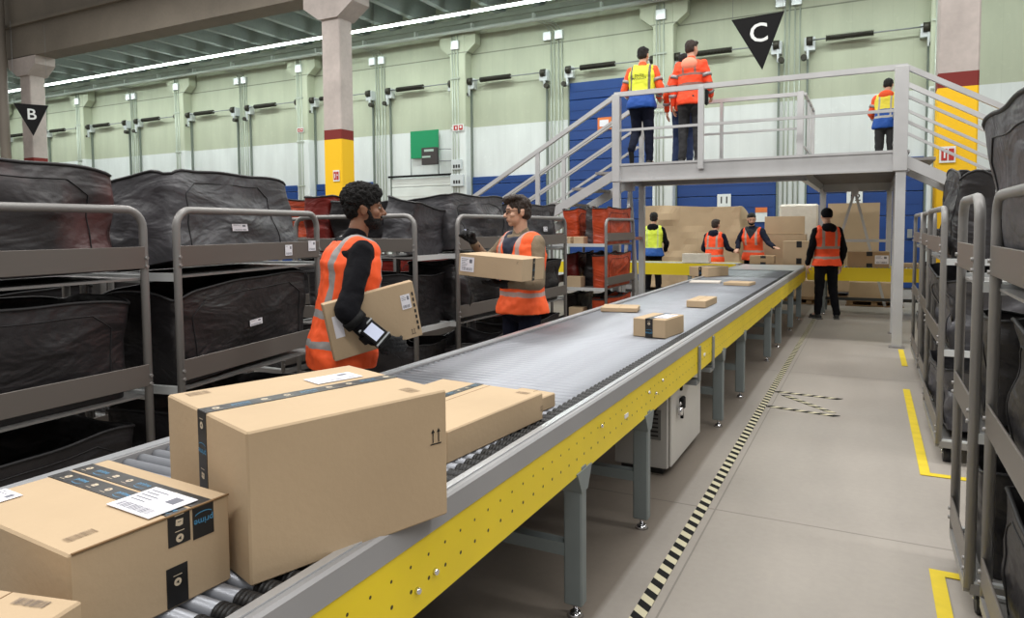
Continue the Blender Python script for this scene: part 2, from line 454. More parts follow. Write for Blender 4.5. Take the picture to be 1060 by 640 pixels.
# number plates hung on the doors
def plate_sign(txt, x, z, label):
    t = thing('number_sign', label, 'sign', (x, WY-.11, z), 0, 'dock door number signs')
    MB().box((0, 0, 0), (.34, .02, .32), 0, None, .004).build('plate', white, t)
    mb = MB(); put_text(mb, txt, (0, -.014, 0), (1, 0, 0), (0, 0, 1), .24, 0, 1.1); mb.build('digits', ink, t)
plate_sign('11', -3.33, 2.16, 'white sign with black number 11 on a blue dock door')
plate_sign('12', -.33, 2.15, 'white sign with black number 12 on a blue dock door')
# small notice on the tall blue door
t = thing('notice_sign', 'small orange and white notice on the tall blue dock door', 'sign', (-6.55, WY-.11, 4.35))
MB().box((0, 0, 0), (.4, .02, .34)).build('plate', mat('notice_orange', (222, 120, 60), .6), t)
MB().box((-.01, -.013, .01), (.26, .01, .18)).build('panel', paper, t)
t = thing('notice_sign', 'white notice with orange top on wall right of door 11', 'sign', (-2.42, WY-.12, 1.78))
MB().box((0, 0, 0), (.28, .02, .36)).build('plate', white, t); MB().box((0, -.014, .12), (.28, .012, .12)).build('panel', mat('notice_orange', (222, 120, 60), .6), t)
# round white plate on tall door
# green square panel and hanging status screen between dock pilasters
t = thing('green_panel', 'square green sign on the white wall above a dock door', 'sign', (-12.52, WY-.1, 4.15))
MB().box((0, 0, 0), (1.05, .04, .86), 0, None, .006).build('plate', greenp, t)
mb = MB(); mb.cyl((-.52, 0, -.43), (-.52, 0, -1.0), .015); mb.cyl((.52, 0, -.43), (.52, 0, -1.0), .015); mb.build('hanger', steel, t)
t = thing('status_screen', 'dark status screen on a wall bracket beside the green sign', 'screen', (-12.05, WY-.5, 3.72))
MB().box((0, 0, 0), (.56, .12, .52), 0, None, .01).build('housing', mat('screen_housing', (58, 52, 52), .5), t)
mb = MB(); mb.box((0, -.063, .17), (.34, .004, .07))
mb.box((-.1, -.063, -.02), (.3, .004, .05)); mb.build('display', mat('screen_text', (170, 190, 180), .5), t)
mb = MB(); mb.cyl((.28, .02, .2), (.95, .3, .2), .015); mb.cyl((.28, .02, -.16), (.95, .3, -.16), .015); mb.build('bracket', steel, t)

# small fire signs ---------------------------------------------------------
def fire_sign(x, y, z, w, h, label, two=False):
    t = thing('fire_sign', label, 'sign', (x, y, z))
    MB().box((0, 0, 0), (w, .012, h)).build('plate', white, t)
    mb = MB(); mb.box((-w*.2, -.01, 0), (w*.36, .008, h*.72)); mb.box((w*.24, -.01, 0), (w*.32, .008, h*.72))
    mb.build('symbol', red, t)
    mb = MB(); mb.box((-w*.18, -.016, -.02*h), (w*.1, .006, h*.4)); mb.disc((w*.24, -.015, .05*h), (0, -1, 0), w*.09, 0, 12, .004); mb.build('pictogram', white, t)
fire_sign(-10.32, 11.775, 2.66, .17, .24, 'small red and white fire equipment sign on the yellow column')
fire_sign(.97, 11.775, 2.50, .20, .23, 'red and white fire hose sign on the right yellow column')
fire_sign(PX[2]+.02, WY-.4, 4.53, .4, .2, 'pair of red squares on the pilaster beside the green sign')
fire_sign(PX[3]-.05, WY-.4, 4.9, .3, .16, 'small red sign on the far left white pilaster')
for (z, w, h, lb) in ((3.42, .34, .3, 'pale electrical box on pilaster, above the data plate'), (2.95, .44, .36, 'white data plate with black print on the pilaster')):
    t = thing('wall_box', lb, 'box', (PX[2]-.02, WY-.43, z)); MB().box((0, 0, 0), (w, .09, h), 0, None, .01).build('case', plate, t)
    mb = MB(); [mb.box((-.08+.09*i, -.048, -.05), (.06, .004, .1)) for i in range(3)]; mb.build('print', ink, t)

# ---------------------------------------------------------------- hanging letter signs
def letter_sign(ch, c, w, rz, tilt, label):
    t = thing('letter_sign', label, 'sign', c, rz, 'black triangular aisle signs')
    h = w*1.08; mb = MB()
    tri = [(-w/2, 0), (w/2, .0), (0.02, -h)]
    M = Matrix.Rotation(R(tilt), 3, 'Y')
    f = [M@V((a, -.008, b)) for a, b in tri]; g = [M@V((a, .008, b)) for a, b in tri]
    mb.rings([f, g], 0, False); o = fixn(mb.build('panel', blk, t))
    mb = MB(); put_text(mb, ch, M@V((0, -.0105, -h*.33)), M@V((1, 0, 0)), M@V((0, 0, 1)), w*.52); mb.build('letter', white, t)
    mb = MB()
    for a in (-w/2+.02, w/2-.02):
        p = M@V((a, 0, -.01)); mb.cyl(p, p+V((0, 0, 2.2)), .004, None, 6)
    mb.build('wire', steel, t)
letter_sign('C', (-1.66, 11.9, 4.86), .80, R(8), -4, 'black triangular sign with a white letter C hanging above platform')
letter_sign('B', (-20.6, 11.2, 5.0), .80, R(61), 0, 'black triangular sign with a white letter B by the left column')
# downpipe in front of the B column
tag(MB().cyl((-22.45, 11.45, 0), (-22.45, 11.45, 8.6), .13, None, 14).build('downpipe', mat('downpipe_grey', (132, 124, 114), .6)), 'tall grey downpipe in front of the column by sign B', 'pipe')

# ---------------------------------------------------------------- tube lights along the roof
def tube_light(x, y, z, label, first=None):
    if first: t = dup(first); t.location = (x, y, z); t['label'] = label; return t
    t = thing('tube_light', label, 'ceiling light', (x, y, z), 0, 'tube lights in a row under the roof')
    MB().box((0, 0, .05), (1.93, .09, .06), 0, None, .01).build('housing', fixm, t)
    MB().cyl((-.95, 0, 0), (.95, 0, 0), .045, None, 10).build('tube', tubem, t)
    mb = MB()
    for a in (-.7, .7): mb.cyl((a, 0, .05), (a, 0, 1.0), .006, None, 6)
    mb.build('hanger', steel, t); return t
first = None
for i in range(24):
    o = tube_light(-6.2-1.96*i, 17.0, 7.5, 'white tube light in the glowing row under the roof', first)
    first = first or o

# ---------------------------------------------------------------- marks on the floor
def striped(p0, p1, w, label, name='striped_tape'):
    p0 = V((*p0, .004)); p1 = V((*p1, .004)); d = (p1-p0); L = d.length; d.normalize(); s = V((-d.y, d.x, 0))
    mb = MB(); n = int(L/.047); z = V((0, 0, .0012))
    for i in range(n):
        a = p0+d*(L*i/n); b = p0+d*(L*(i+1)/n); sk = d*.02
        q = [a-s*w/2-sk, b-s*w/2-sk, b+s*w/2+sk, a+s*w/2+sk]
        mb.rings([[p-z for p in q], [p+z for p in q]], i % 2, False)
    o = fixn(mb.build(name, [blk, mat('tape_cream', (205, 198, 168), .6)])); return tag(o, label, 'floor tape')
striped((-.765, .8), (-.765, 12.6), .055, 'long black and cream striped tape running beside the conveyor')
striped((-.73, 6.05), (-.20, 5.95), .05, 'short striped tape across the aisle, nearer of the pair')
striped((-.72, 6.62), (-.20, 6.55), .05, 'short striped tape across the aisle, farther of the pair')
striped((-.64, 6.5), (-.24, 6.05), .05, 'diagonal striped tape between the two short cross tapes')
def ytp(pts, label):
    mb = MB()
    for a, b in pts: mb.bar((*a, .004), (*b, .004), .055, .003)
    return tag(mb.build('yellow_tape', ytape), label, 'floor tape', 'yellow floor tape beside the right carts')
ytp([((.325, 7.2), (.325, 4.7525)), ((.3525, 4.78), (1.1, 4.78))], 'yellow tape corner on the floor before the caster cart')
ytp([((.285, 3.4475), (.285, 1.9)), ((.3125, 3.42), (.8, 3.42))], 'yellow tape corner under the nearest right cart')
ytp([((.36, 9.5), (.36, 8.4))], 'short yellow tape strip at the platform post foot')
# ================================================================ conveyor
XR, XL, ZT = -.95, -2.06, .805
t = conv = thing('roller_conveyor', 'long roller conveyor with yellow side plate running up the hall', 'conveyor', (0, 0, 0))
Y0, Y1 = .3, 12.7
mb = MB(); mb.b2((XR-.012, Y0, .575), (XR, Y1, .752)); mb.build('yellow_side_plate', yelm, t)
def rail(xo, s):      # s = +1 right rail
    mb = MB(); prof = [(.004*s, .7525), (-.006*s, .806), (-.014*s, .812), (-.05*s, .812), (-.05*s, .79), (-.02*s, .79), (-.02*s, .7525)]
    mb.rings([[(xo+a, y, z) for a, z in prof] for y in (Y0, Y1)], 0, False)
    o = fixn(mb.build('side_rail', railm, t)); return o
rail(XR, 1); rail(XL, -1)
mb = MB(); mb.b2((XR-.05, Y0, .8125), (XR-.028, Y1, .816)); mb.build('rail_lip', railtop, t)
mb = MB(); mb.b2((XL+.0, Y0, .8125), (XL+.04, Y1, .816)); mb.build('rail_lip', railtop, t)
mb = MB(); mb.b2((XL-.012, Y0, .60), (XL, Y1, .76)); mb.build('left_side_plate', railm, t)
mb = MB(); mb.b2((XL+.02, Y0, .60), (XR-.03, Y1, .62)); mb.build('belly_pan', mat('belly_pan', (60, 62, 62), .6, .2), t)
# rollers: zinc tube, ribbed black drive end, pale bearing cap
def roller_mb(mb, y, n=12):
    zc = ZT-.0215; xr = XR-.062
    mb.cyl((XL+.02, y, zc), (xr-.058, y, zc), .0205, None, n, 0)
    xs = xr-.058
    prof = [(0, .0195), (.004, .0235)]
    for k in range(4): prof += [(.008+k*.011, .0235), (.011+k*.011, .0195), (.014+k*.011, .0235)]
    prof += [(.054, .0235), (.057, .017)]
    rs = [[(xs+a, y+r*math.cos(q*2*PI/n), zc+r*math.sin(q*2*PI/n)) for q in range(n)] for a, r in prof]
    mb.rings(rs, 1, True)
    mb.cyl((xr, y, zc), (xr+.012, y, zc), .011, None, 8, 2)
    mb.cyl((XL+.005, y, zc), (XL+.02, y, zc), .012, None, 8, 2)
NR = 245; p = .05; Ys = .42
rm = [rollm, rubber, mat('bearing_cap_yellow', (206, 200, 120), .5)]
mb = MB(); roller_mb(mb, 0, 16); r0 = mb.build('roller', rm, t); r0.location = (0, Ys, 0)
for i in range(1, 99):
    c = r0.copy(); COL.objects.link(c); c.location = (0, Ys+i*p, 0)
mb = MB()
for i in range(99, 222): roller_mb(mb, Ys+i*p, 8)
tag(mb.build('far_rollers', rm, t), kind='stuff')
# flat transfer table at the far end
mb = MB(); mb.b2((XL+.03, 11.45, .79), (XR-.06, 13.1, .812)); mb.build('transfer_plate', mat('transfer_plate', (196, 202, 204), .3, .4, .05, 3), t)
# legs
LEGY = [2.43, 3.31, 5.28, 6.27, 8.1, 9.1, 10.6, 11.9]
def leg(mb, x, y):
    mb.box((x, y, .325), (.075, .055, .55), 0, None, .006)
    mb.rings([[(x-.041, y-w, z), (x+.041, y-w, z), (x+.041, y+w, z), (x-.041, y+w, z)] for z, w in ((.50, .031), (.585, .075))], 0, False)
for k, y in enumerate(LEGY):
    for x in (XR-.035, XL+.035):
        mb = MB(); leg(mb, x, y); l = fixn(mb.build('leg', legm, t))
        mb = MB(); mb.cyl((x, y, .015), (x, y, .08), .009, None, 8); mb.cyl((x, y, 0), (x, y, .018), .034, .02, 14); mb.build('foot', chrome, l)
    MB().b2((XL+.07, y-.025, .24), (XR-.07, y+.025, .29)).build('crossbar', legm, t)
MB().b2((XL+.6, .4, .16), (XL+.66, 12, .20)).build('shadow_strip', mat('shadow_strip', (70, 66, 60), .6, .2), t)  # dark bar added to draw the shadow line beneath the conveyor
# bolts, splice brackets, small fittings on yellow plate
for y, z in ((1.335, .633), (1.412, .645), (2.62, .70), (3.3, .69), (3.42, .66), (3.55, .70)): MB().cyl((XR-.001, y, z), (XR+.010, y, z), .0085, .007, 12).build('bolt', chrome, t)
for y in (4.42, 4.86):
    mb = MB(); mb.b2((XR, y-.02, .52), (XR+.014, y+.02, .745), 0, .003)
    for z in (.55, .6, .66, .71): mb.cyl((XR+.01, y, z), (XR+.016, y, z), .006, None, 8)
    mb.b2((XR-.12, y-.05, .50), (XR, y+.05, .53)); mb.build('splice_bracket', steel, t)
for y in (4.6, 2.95): MB().box((XR+.001, y, .66), (.004, .05, .018)).build('sticker', paper, t)
mb = MB(); mb.tube([(XR-.06, 3.2, .58), (XR-.08, 3.4, .46), (XR-.1, 3.7, .44), (XR-.12, 4.0, .5)], .008); mb.tube([(XR-.09, 3.3, .58), (XR-.11, 3.6, .5), (XR-.15, 4.05, .55)], .006); mb.build('cable', blk, t)

# control cabinet under the conveyor
t = thing('control_cabinet', 'grey steel control cabinet with black latch under the conveyor', 'cabinet', (-1.22, 4.48, 0))
MB().b2((-.16, -.42, .045), (.17, .42, .56), 0, .006).build('body', cabm, t)
MB().b2((-.13, -.38, .0), (.13, .38, .045)).build('plinth', cabd, t)
d = MB().b2((.172, -.40, .055), (.188, .40, .555), 0, .005).build('door', mat('cabinet_door', (208, 205, 199), .4, .1, .03, 3), t)
mb = MB(); mb.b2((.188, -.22, .36), (.215, -.15, .44), 0, .008); mb.b2((.188, -.18, .30), (.205, -.165, .37)); mb.b2((.188, -.2, .48), (.2, -.17, .53)); mb.build('latch', blk, d)
mb = MB(); mb.cyl((.2, -.27, .37), (.222, -.27, .37), .026, None, 14); mb.tube([(.21, -.27+.016*math.cos(a), .405+.02*math.sin(a)) for a in [PI*k/6 for k in range(7)]], .004); mb.build('padlock', chrome, d)
mb = MB(); mb.b2((.03, -.428, .22), (.13, -.42, .40)); mb.build('vent', mat('vent_grey', (120, 119, 116), .5), t)
mb = MB()
for k in range(6): mb.b2((.045, -.432, .24+k*.026), (.115, -.427, .25+k*.026))
mb.build('vent_slats', cabd, t)

# ---------------------------------------------------------------- cross conveyors at the far end
def cross(x0, x1, y0, y1, z, label, rollers):
    t = thing('cross_conveyor', label, 'conveyor', (x0, y0, 0))
    L = x1-x0; D = y1-y0
    for s, yy in ((0, 0), (1, D-.02)): MB().b2((0, yy, z-.22), (L, yy+.02, z)).build('yellow_side_plate', yel2, t)
    MB().b2((0, .02, z-.2), (L, D-.02, z-.12)).build('frame', railm, t)
    mb = MB(); n = int(L/.06)
    if rollers:
        for i in range(n): mb.cyl((.03+i*.06, .03, z-.02), (.03+i*.06, D-.03, z-.02), .022, None, 8)
        tag(mb.build('rollers', rollm, t), kind='stuff')
    else: MB().b2((0, .02, z-.03), (L, D-.02, z-.004)).build('bed', mat('transfer_plate', (196, 202, 204), .3, .4), t)
    k = 0
    xx = .25
    while xx < L:
        for yy in (.04, D-.04):
            l = MB().box((xx, yy, (z-.2)/2+.01), (.07, .05, z-.22), 0, None, .005).build('leg', legm, t)
            MB().cyl((xx, yy, 0), (xx, yy, .03), .035, None, 10).build('foot', chrome, l)
        MB().b2((xx-.02, .06, .2), (xx+.02, D-.06, .25)).build('crossbar', legm, t)
        xx += 1.5
    MB().b2((.2, D*.5, .22), (L-.1, D*.5+.05, .27)).build('stretcher', mat('dark_stretcher', (66, 68, 66), .5, .3), t)
    return t
cross(-6.2, -2.12, 12.9, 13.6, .82, 'left cross conveyor with yellow side beyond the roller line', False)
cross(-.93, 4.6, 12.75, 13.5, .80, 'right cross conveyor with rollers and yellow side behind the aisle', True)

# ================================================================ cartons
def prime_print(mb, c, u, v, s, items='icon,prime,dot'):
    """small printed marks along u: cream icon, blue word with arc, cream dot"""
    c = V(c); u = V(u).normalized(); v = V(v).normalized(); w = u.cross(v)
    def quad(p, a, b, mi, rot=0):
        q = [p-u*a-v*b, p+u*a-v*b, p+u*a+v*b, p-u*a+v*b]; mb.add([x+w*.0004 for x in q], [(0, 1, 2, 3)], mi)
    put_text(mb, 'prime', c+v*(.15*s)+w*.0006, u, v, s*.95, 1)
    pts = [c+u*(s*1.0*math.cos(a))-v*(.42*s+s*.36*math.sin(a))+w*.0006 for a in [PI*(.1+.8*k/10) for k in range(11)]]
    for a, b in zip(pts[:-1], pts[1:]):
        mb.add([a, b, b-v*.09*s, a-v*.09*s], [(0, 1, 2, 3)], 1)
def icons(mb, c, u, v, s, kind):
    c = V(c); u = V(u).normalized(); v = V(v).normalized(); w = u.cross(v)*.0006
    def poly(pts, mi): mb.add([c+w+u*a*s+v*b*s for a, b in pts], [tuple(range(len(pts)))], mi)
    if kind == 0:
        poly([(.42*math.cos(a), .42*math.sin(a)) for a in [2*PI*k/14 for k in range(14)]], 0)
        w = w*1.6; poly([(-.13, -.2), (.22, 0), (-.13, .2)], 2)
    else:
        poly([(-.42, -.28), (.36, -.34), (.42, .26), (0, .4), (-.36, .34)], 0)
        w = w*1.6; poly([(-.2, -.08), (.2, -.08), (.2, .0), (-.2, .0)], 2)
    poly([(-.5, -.78), (.5, -.78), (.5, -.7), (-.5, -.7)], 0)
PM = [pcream, pblue, tapeb]
def tape_run(parent, p0, p1, nrm, w, cyc=None, start=0, name='tape', flip=1, m=None, text_across=False, ph0=0):
    """black printed tape on a face from p0 to p1"""
    p0 = V(p0); p1 = V(p1); nrm = V(nrm).normalized(); d = (p1-p0); L = d.length; d.normalize(); s = nrm.cross(d).normalized()
    mb = MB(); M = Matrix((s, d, nrm)).transposed(); mb.box((p0+p1)/2+nrm*.0006, (w, L, .0012), 0, M)
    o = mb.build(name, m or tapeb, parent)
    if cyc:
        mb = MB(); q = start; k = 0
        while q < L-cyc*.2:
            c = p0+d*q+nrm*.0013; ph = (k+ph0) % 3
            if text_across: u, v = s*flip, -d*flip
            else: u, v = d*flip, nrm.cross(d*flip)
            if ph == 1: prime_print(mb, c, u, v, w*.42)
            else: icons(mb, c, u, v, w*.42, 0 if ph == 0 else 1)
            q += cyc; k += 1
        if mb.v: mb.build('print', PM, o)
    return o
def carton(name, label, loc, rz, w, l, h, group=None, m=None, seam=True, cat='cardboard box', tilt=None):
    """w along local x, l along local y; origin at the centre of the base"""
    t = thing(name, label, cat, loc, rz, group)
    if tilt: t.rotation_euler = tilt
    b = MB().box((0, 0, h/2), (w, l, h), 0, None, min(.004, h*.1)).build('body', m or card, t)
    if seam: MB().b2((-.001, -l/2+.004, h-.0005), (.001, l/2-.004, h+.0006)).build('flap_seam', card_edge, t)
    return t
def arrows(parent, c, u, v, s):
    mb = MB(); c = V(c); u = V(u); v = V(v); n = u.cross(v)*.0006
    def q(a0, b0, a1, b1): mb.add([c+n+u*a*s+v*b*s for a, b in ((a0, b0), (a1, b0), (a1, b1), (a0, b1))], [(0, 1, 2, 3)], 0)
    for o in (-.28, .28):
        q(o-.05, -.5, o+.05, .35); mb.add([c+n+u*a*s+v*b*s for a, b in ((o-.18, .3), (o+.18, .3), (o, .62))], [(0, 1, 2)], 0)
    q(-.55, -.66, .55, -.56); mb.build('arrow_mark', ink, parent)
def label_sheet(parent, c, u, v, a, b, lines=5, code=True):
    c = V(c); u = V(u).normalized(); v = V(v).normalized(); n = u.cross(v)
    M = Matrix((u, v, n)).transposed(); o = MB().box(c+n*.0012, (a, b, .0012), 0, M).build('label', paper, parent)
    mb = MB(); rnd = random.Random(int(a*1e4+b*1e3)); n = n*.002
    def q(x0, y0, x1, y1): mb.add([c+n+u*x*a+v*y*b for x, y in ((x0, y0), (x1, y0), (x1, y1), (x0, y1))], [(0, 1, 2, 3)], 0)
    for i in range(lines):
        y = .38-i*.11; q(-.42, y, -.42+rnd.uniform(.25, .5), y-.035)
    if code:
        x = -.4
        while x < .38: w = rnd.choice((.008, .016, .03)); q(x, -.42, x+w, -.22); x += w+.018
        q(.16, .1, .36, .36)
    mb.build('print', mat('print_grey', (110, 112, 122), .7), o); return o
def barcode(parent, c, u, v, a, b, m=inkg):
    mb = MB(); c = V(c); u = V(u).normalized(); v = V(v).normalized(); n = u.cross(v)*.0006; x = -.5; rnd = random.Random(4)
    while x < .5:
        w = rnd.choice((.012, .02, .04)); mb.add([c+n+u*p*a+v*q*b for p, q in ((x, -.5), (x+w, -.5), (x+w, .5), (x, .5))], [(0, 1, 2, 3)], 0); x += w+.02
    mb.build('barcode', m, parent)

# --- the big carton in front
aR = R(-18.5)      # its length axis leans right of the aisle direction
Wd, Ln, Hh = .44, .492, .306
ctr = V((-1.188, 1.239, ZT))
A = carton('shipping_box', 'large tall cardboard box with one black tape line, nearest on rollers', tuple(ctr), aR, Wd, Ln, Hh)
tape_run(A, (-.005, -Ln/2, Hh+.0), (-.005, Ln/2, Hh+.0), (0, 0, 1), .046, .055, .03, flip=1)
tape_run(A, (-.005, -Ln/2-.0, Hh), (-.005, -Ln/2-.0, Hh-.285), (0, -1, 0), .046, .055, .03, flip=-1, text_across=True)
label_sheet(A, (-.09, .12, Hh+.001), (0, 1, 0), (-1, 0, 0), .13, .075)
barcode(A, (-.18, -.19, Hh+.0006), (0, -1, 0), (1, 0, 0), .05, .035); barcode(A, (.16, .18, Hh+.0006), (1, 0, 0), (0, 1, 0), .05, .03)
arrows(A, (Wd/2+.0005, Ln/2-.035, .20), (0, 1, 0), (0, 0, 1), .03)

# --- carton front left
B1 = V((-1.115, .945, ZT)); bR = R(-3.5); Wb, Lb, Hb = .42, .301, .174
ux = V((math.cos(bR), math.sin(bR), 0)); uy = V((-math.sin(bR), math.cos(bR), 0)); ctr = V((-1.326, .804, ZT))-ux*.0105
Bx = carton('shipping_box', 'cardboard box with two black tape lines and white label, lower left', tuple(ctr), bR, Wb, Lb, Hb, seam=False)
for k, yy in enumerate((.062, .012)):
    tape_run(Bx, (-Wb/2+.0, yy+.03, Hb), (Wb/2, yy+.03, Hb), (0, 0, 1), .042, .05, .03+.012*k, flip=1)
    tape_run(Bx, (Wb/2, yy+.03, Hb), (Wb/2, yy+.03, Hb-.062+.004*k), (1, 0, 0), .044, .030, .016+.012*(1-k), flip=-1, text_across=True, ph0=(1, 2)[k])
tape_run(Bx, (Wb/2, .035, .078), (Wb/2, .035, .004), (1, 0, 0), .042, .05, .03, flip=-1, text_across=True)
label_sheet(Bx, (.125, .045, Hb+.002), (1, -.0, 0), (0, 1, 0), .135, .10)
label_sheet(Bx, (-.17, -.09, Hb+.001), (1, .0, 0), (0, 1, 0), .07, .06, 3)
barcode(Bx, (.15, -.10, Hb+.0006), (0, 1, 0), (-1, 0, 0), .05, .022)
arrows(Bx, (Wb/2+.0005, -.145, .03), (0, 1, 0), (0, 0, 1), .016)
mb = MB(); mb.b2((Wb/2-.002, -Lb/2+.005, Hb-.001), (Wb/2+.003, Lb/2-.002, Hb+.0015)); mb.build('flap_edge', card_edge, Bx)

# --- small carton at bottom left corner of the view
Cx = carton('shipping_box', 'small box corner with printed barcode at the bottom left edge', (-1.18, .52, ZT), R(14), .26, .15, .125)
barcode(Cx, (.06, .05, .126), (1, 0, 0), (0, 1, 0), .06, .018, mat('ink_brown', (110, 96, 84), .7))

# --- flat carton behind the big one
aR = R(-5.4); Wc, Lc, Hc = .46, .563, .098
ctr = V((-1.297, 2.005, ZT))
Fx = carton('shipping_box', 'wide flat cardboard box with black tape behind the big box', tuple(ctr), aR, Wc, Lc, Hc)
tape_run(Fx, (-.05, -Lc/2, Hc), (-.05, Lc/2, Hc), (0, 0, 1), .036, .05, .03)
barcode(Fx, (.17, .24, Hc+.0006), (1, 0, 0), (0, 1, 0), .05, .03); arrows(Fx, (Wc/2+.0005, .27, .045), (0, 1, 0), (0, 0, 1), .014)
label_sheet(Fx, (.1, -Lc/2-.0002, .045), (1, 0, 0), (0, 0, 1), .12, .07, 3)
Gx = carton('shipping_box', 'thin small box just beyond the wide flat box', (-1.16, 2.40, ZT), R(-8), .16, .12, .055)

# --- cartons travelling further up
def away(l, x0, y0, rz, w, ln, h, tape=None, top=None, label='', **k):
    a = R(rz); c = V((x0, y0, ZT))
    t = carton('shipping_box', label, tuple(c), a, w, ln, h, **k)
    if tape is not None:
        tape_run(t, (tape, -ln/2, h), (tape, ln/2, h), (0, 0, 1), .05, .06, .04); tape_run(t, (tape, -ln/2, h), (tape, -ln/2, 0), (0, -1, 0), .05, .055, .03, flip=-1, text_across=True)
    if top: label_sheet(t, (top[0], top[1], h+.0012), (1, 0, 0), (0, 1, 0), top[2], top[3], 4)
    return t
away(0, -1.202, 4.413, -7.3, .218, .317, .117, -.0, (.05, .0, .09, .2), 'small box with black tape band standing mid conveyor')
away(0, -1.306, 6.214, -1.2, .167, .445, .06, None, None, 'slim plain box near the right rail, beyond the taped box')
away(0, -1.84, 5.56, 12, .30, .26, .035, None, None, 'thin plain parcel at the left rail of the conveyor')
away(0, -2.0, 9.95, -26, .32, .46, .135, .03, None, 'long brown box with black tape at the far left of conveyor')
away(0, -1.80, 8.75, 6, .36, .30, .018, None, None, 'thin white envelope lying before the far long box', m=mat('envelope_white', (214, 206, 196), .6), seam=False, cat='envelope')
away(0, -1.36, 8.55, -6, .30, .30, .035, None, None, 'flat parcel near the transfer table, right of envelope')
# --- on the cross conveyors
def stack(x, y, z, rz, w, l, h, label, tape=True, m=None, cat='cardboard box'):
    t = carton('shipping_box', label, (x, y, z), R(rz), w, l, h, m=m, cat=cat)
    if tape:
        tape_run(t, (.02, -l/2, h), (.02, -l/2, h*.72), (0, -1, 0), .09, None); tape_run(t, (.02, -l/2, h*.26), (.02, -l/2, 0), (0, -1, 0), .09, None, name='tape')
    return t
stack(-2.88, 13.2, .822, 2, .48, .32, .17, 'white oblong box on the left cross conveyor', False, plastic)
stack(-1.72, 13.3, .812, 4, .42, .34, .15, 'low brown box held by the leaning worker', True, card_d)
stack(-1.15, 13.75, .80, 0, .5, .35, .42, 'square brown box with black tapes left of the dark clad worker', True)
_wb = stack(-.02, 13.1, .80, 2, .62, .36, .26, 'brown box on the right cross conveyor, white label on front', True, card_d)
label_sheet(_wb, (.2, -.182, .13), (1, 0, 0), (0, 0, 1), .2, .14, 3)
stack(.62, 13.15, .80, 0, .3, .3, .07, 'thin flat box at the right end of the cross conveyor', False)
# big crates and stacks beyond
def crate(x, y, rz, w, l, h, label, wrinkled=False):
    t = thing('cardboard_crate', label, 'cardboard box', (x, y, 0), R(rz))
    pal = MB()
    for yy in (-.4, 0, .4): pal.box((0, yy*l, .02), (w, .1, .02))
    for xx in (-.45, 0, .45): pal.box((xx*w, 0, .07), (.09, l, .08))
    for k in range(6): pal.box((0, -l*.42+k*l*.168, .125), (w, .09, .02))
    pal.build('pallet', woodp, t)
    mb = MB(); N = 26; rs = []
    pts = []
    def per(u):
        u = (u % 1)*4; s = int(u); f = u-s
        return [(-w/2+f*w, -l/2), (w/2, -l/2+f*l), (w/2-f*w, l/2), (-w/2, l/2-f*l)][s]
    n = 120
    for j in range(14):
        z = .136+(h-.136)*j/13; r = []
        for i in range(n):
            px, py = per(i/n); q = noise.noise(V((px*2.2, py*1.4, z*2.4+x)))*(.11 if wrinkled else .008)
            r.append((px*(1+q), py*(1+q)-(abs(q)*.6 if wrinkled else 0), z+(noise.noise(V((px*.8, py, x)))*.10 if wrinkled and j == 13 else 0)))
        rs.append(r)
    mb.rings(rs, 0, False); fixn(mb.build('body', card, t)); return t
crate(-3.55, 16.1, 0, 2.1, 1.2, 1.93, 'wide crumpled cardboard crate behind the group of workers', True)
crate(-.30, 16.3, 0, .95, .9, 1.95, 'tall upright cardboard crate under door number 12')
t = crate(-1.62, 15.4, 3, .95, .9, 1.32, 'lower pallet box left of tall crate, wrapped box on top')
stack(-1.55, 15.3, 1.33, 4, .75, .6, .36, 'brown carton lying on the lower pallet box', False)
t = thing('wrapped_bundle', 'pale shrink wrapped bundle on a pallet near the white wall', 'bundle', (-2.2, 16.9, 0), 0)
MB().box((0, 0, .75), (.7, .8, 1.25), 0, None, .04).build('load', plastic, t); MB().box((0, 0, .07), (.85, .85, .12)).build('pallet', woodp, t)
t = thing('wrapped_bundle', 'taller pale wrapped load behind the lower pallet box', 'bundle', (-1.4, 16.9, 0), 0)
MB().box((0, 0, 1.05), (.8, .7, 1.85), 0, None, .04).build('load', plastic, t); MB().box((0, 0, .07), (.85, .7, .12)).build('pallet', woodp, t)
for i, (px, lab) in enumerate(((-1.0, 'wooden pallet with flat load left behind cross conveyor'), (.1, 'wooden pallet with flat load right behind cross conveyor'))):
    t = thing('pallet', lab, 'pallet', (px, 14.7, 0), 0, 'pallets behind the cross conveyor'); mb = MB()
    for yy in (-.35, 0, .35): mb.box((0, yy, .015), (.95, .1, .02))
    for xx in (-.4, 0, .4):
        for yy in (-.35, 0, .35): mb.box((xx, yy, .06), (.1, .1, .08))
    for k in range(6): mb.box((0, -.38+k*.15, .11), (.95, .1, .02))
    mb.build('deck', woodp, t); MB().box((0, 0, .29), (.85, .7, .34), 0, None, .02).build('load', card, t)
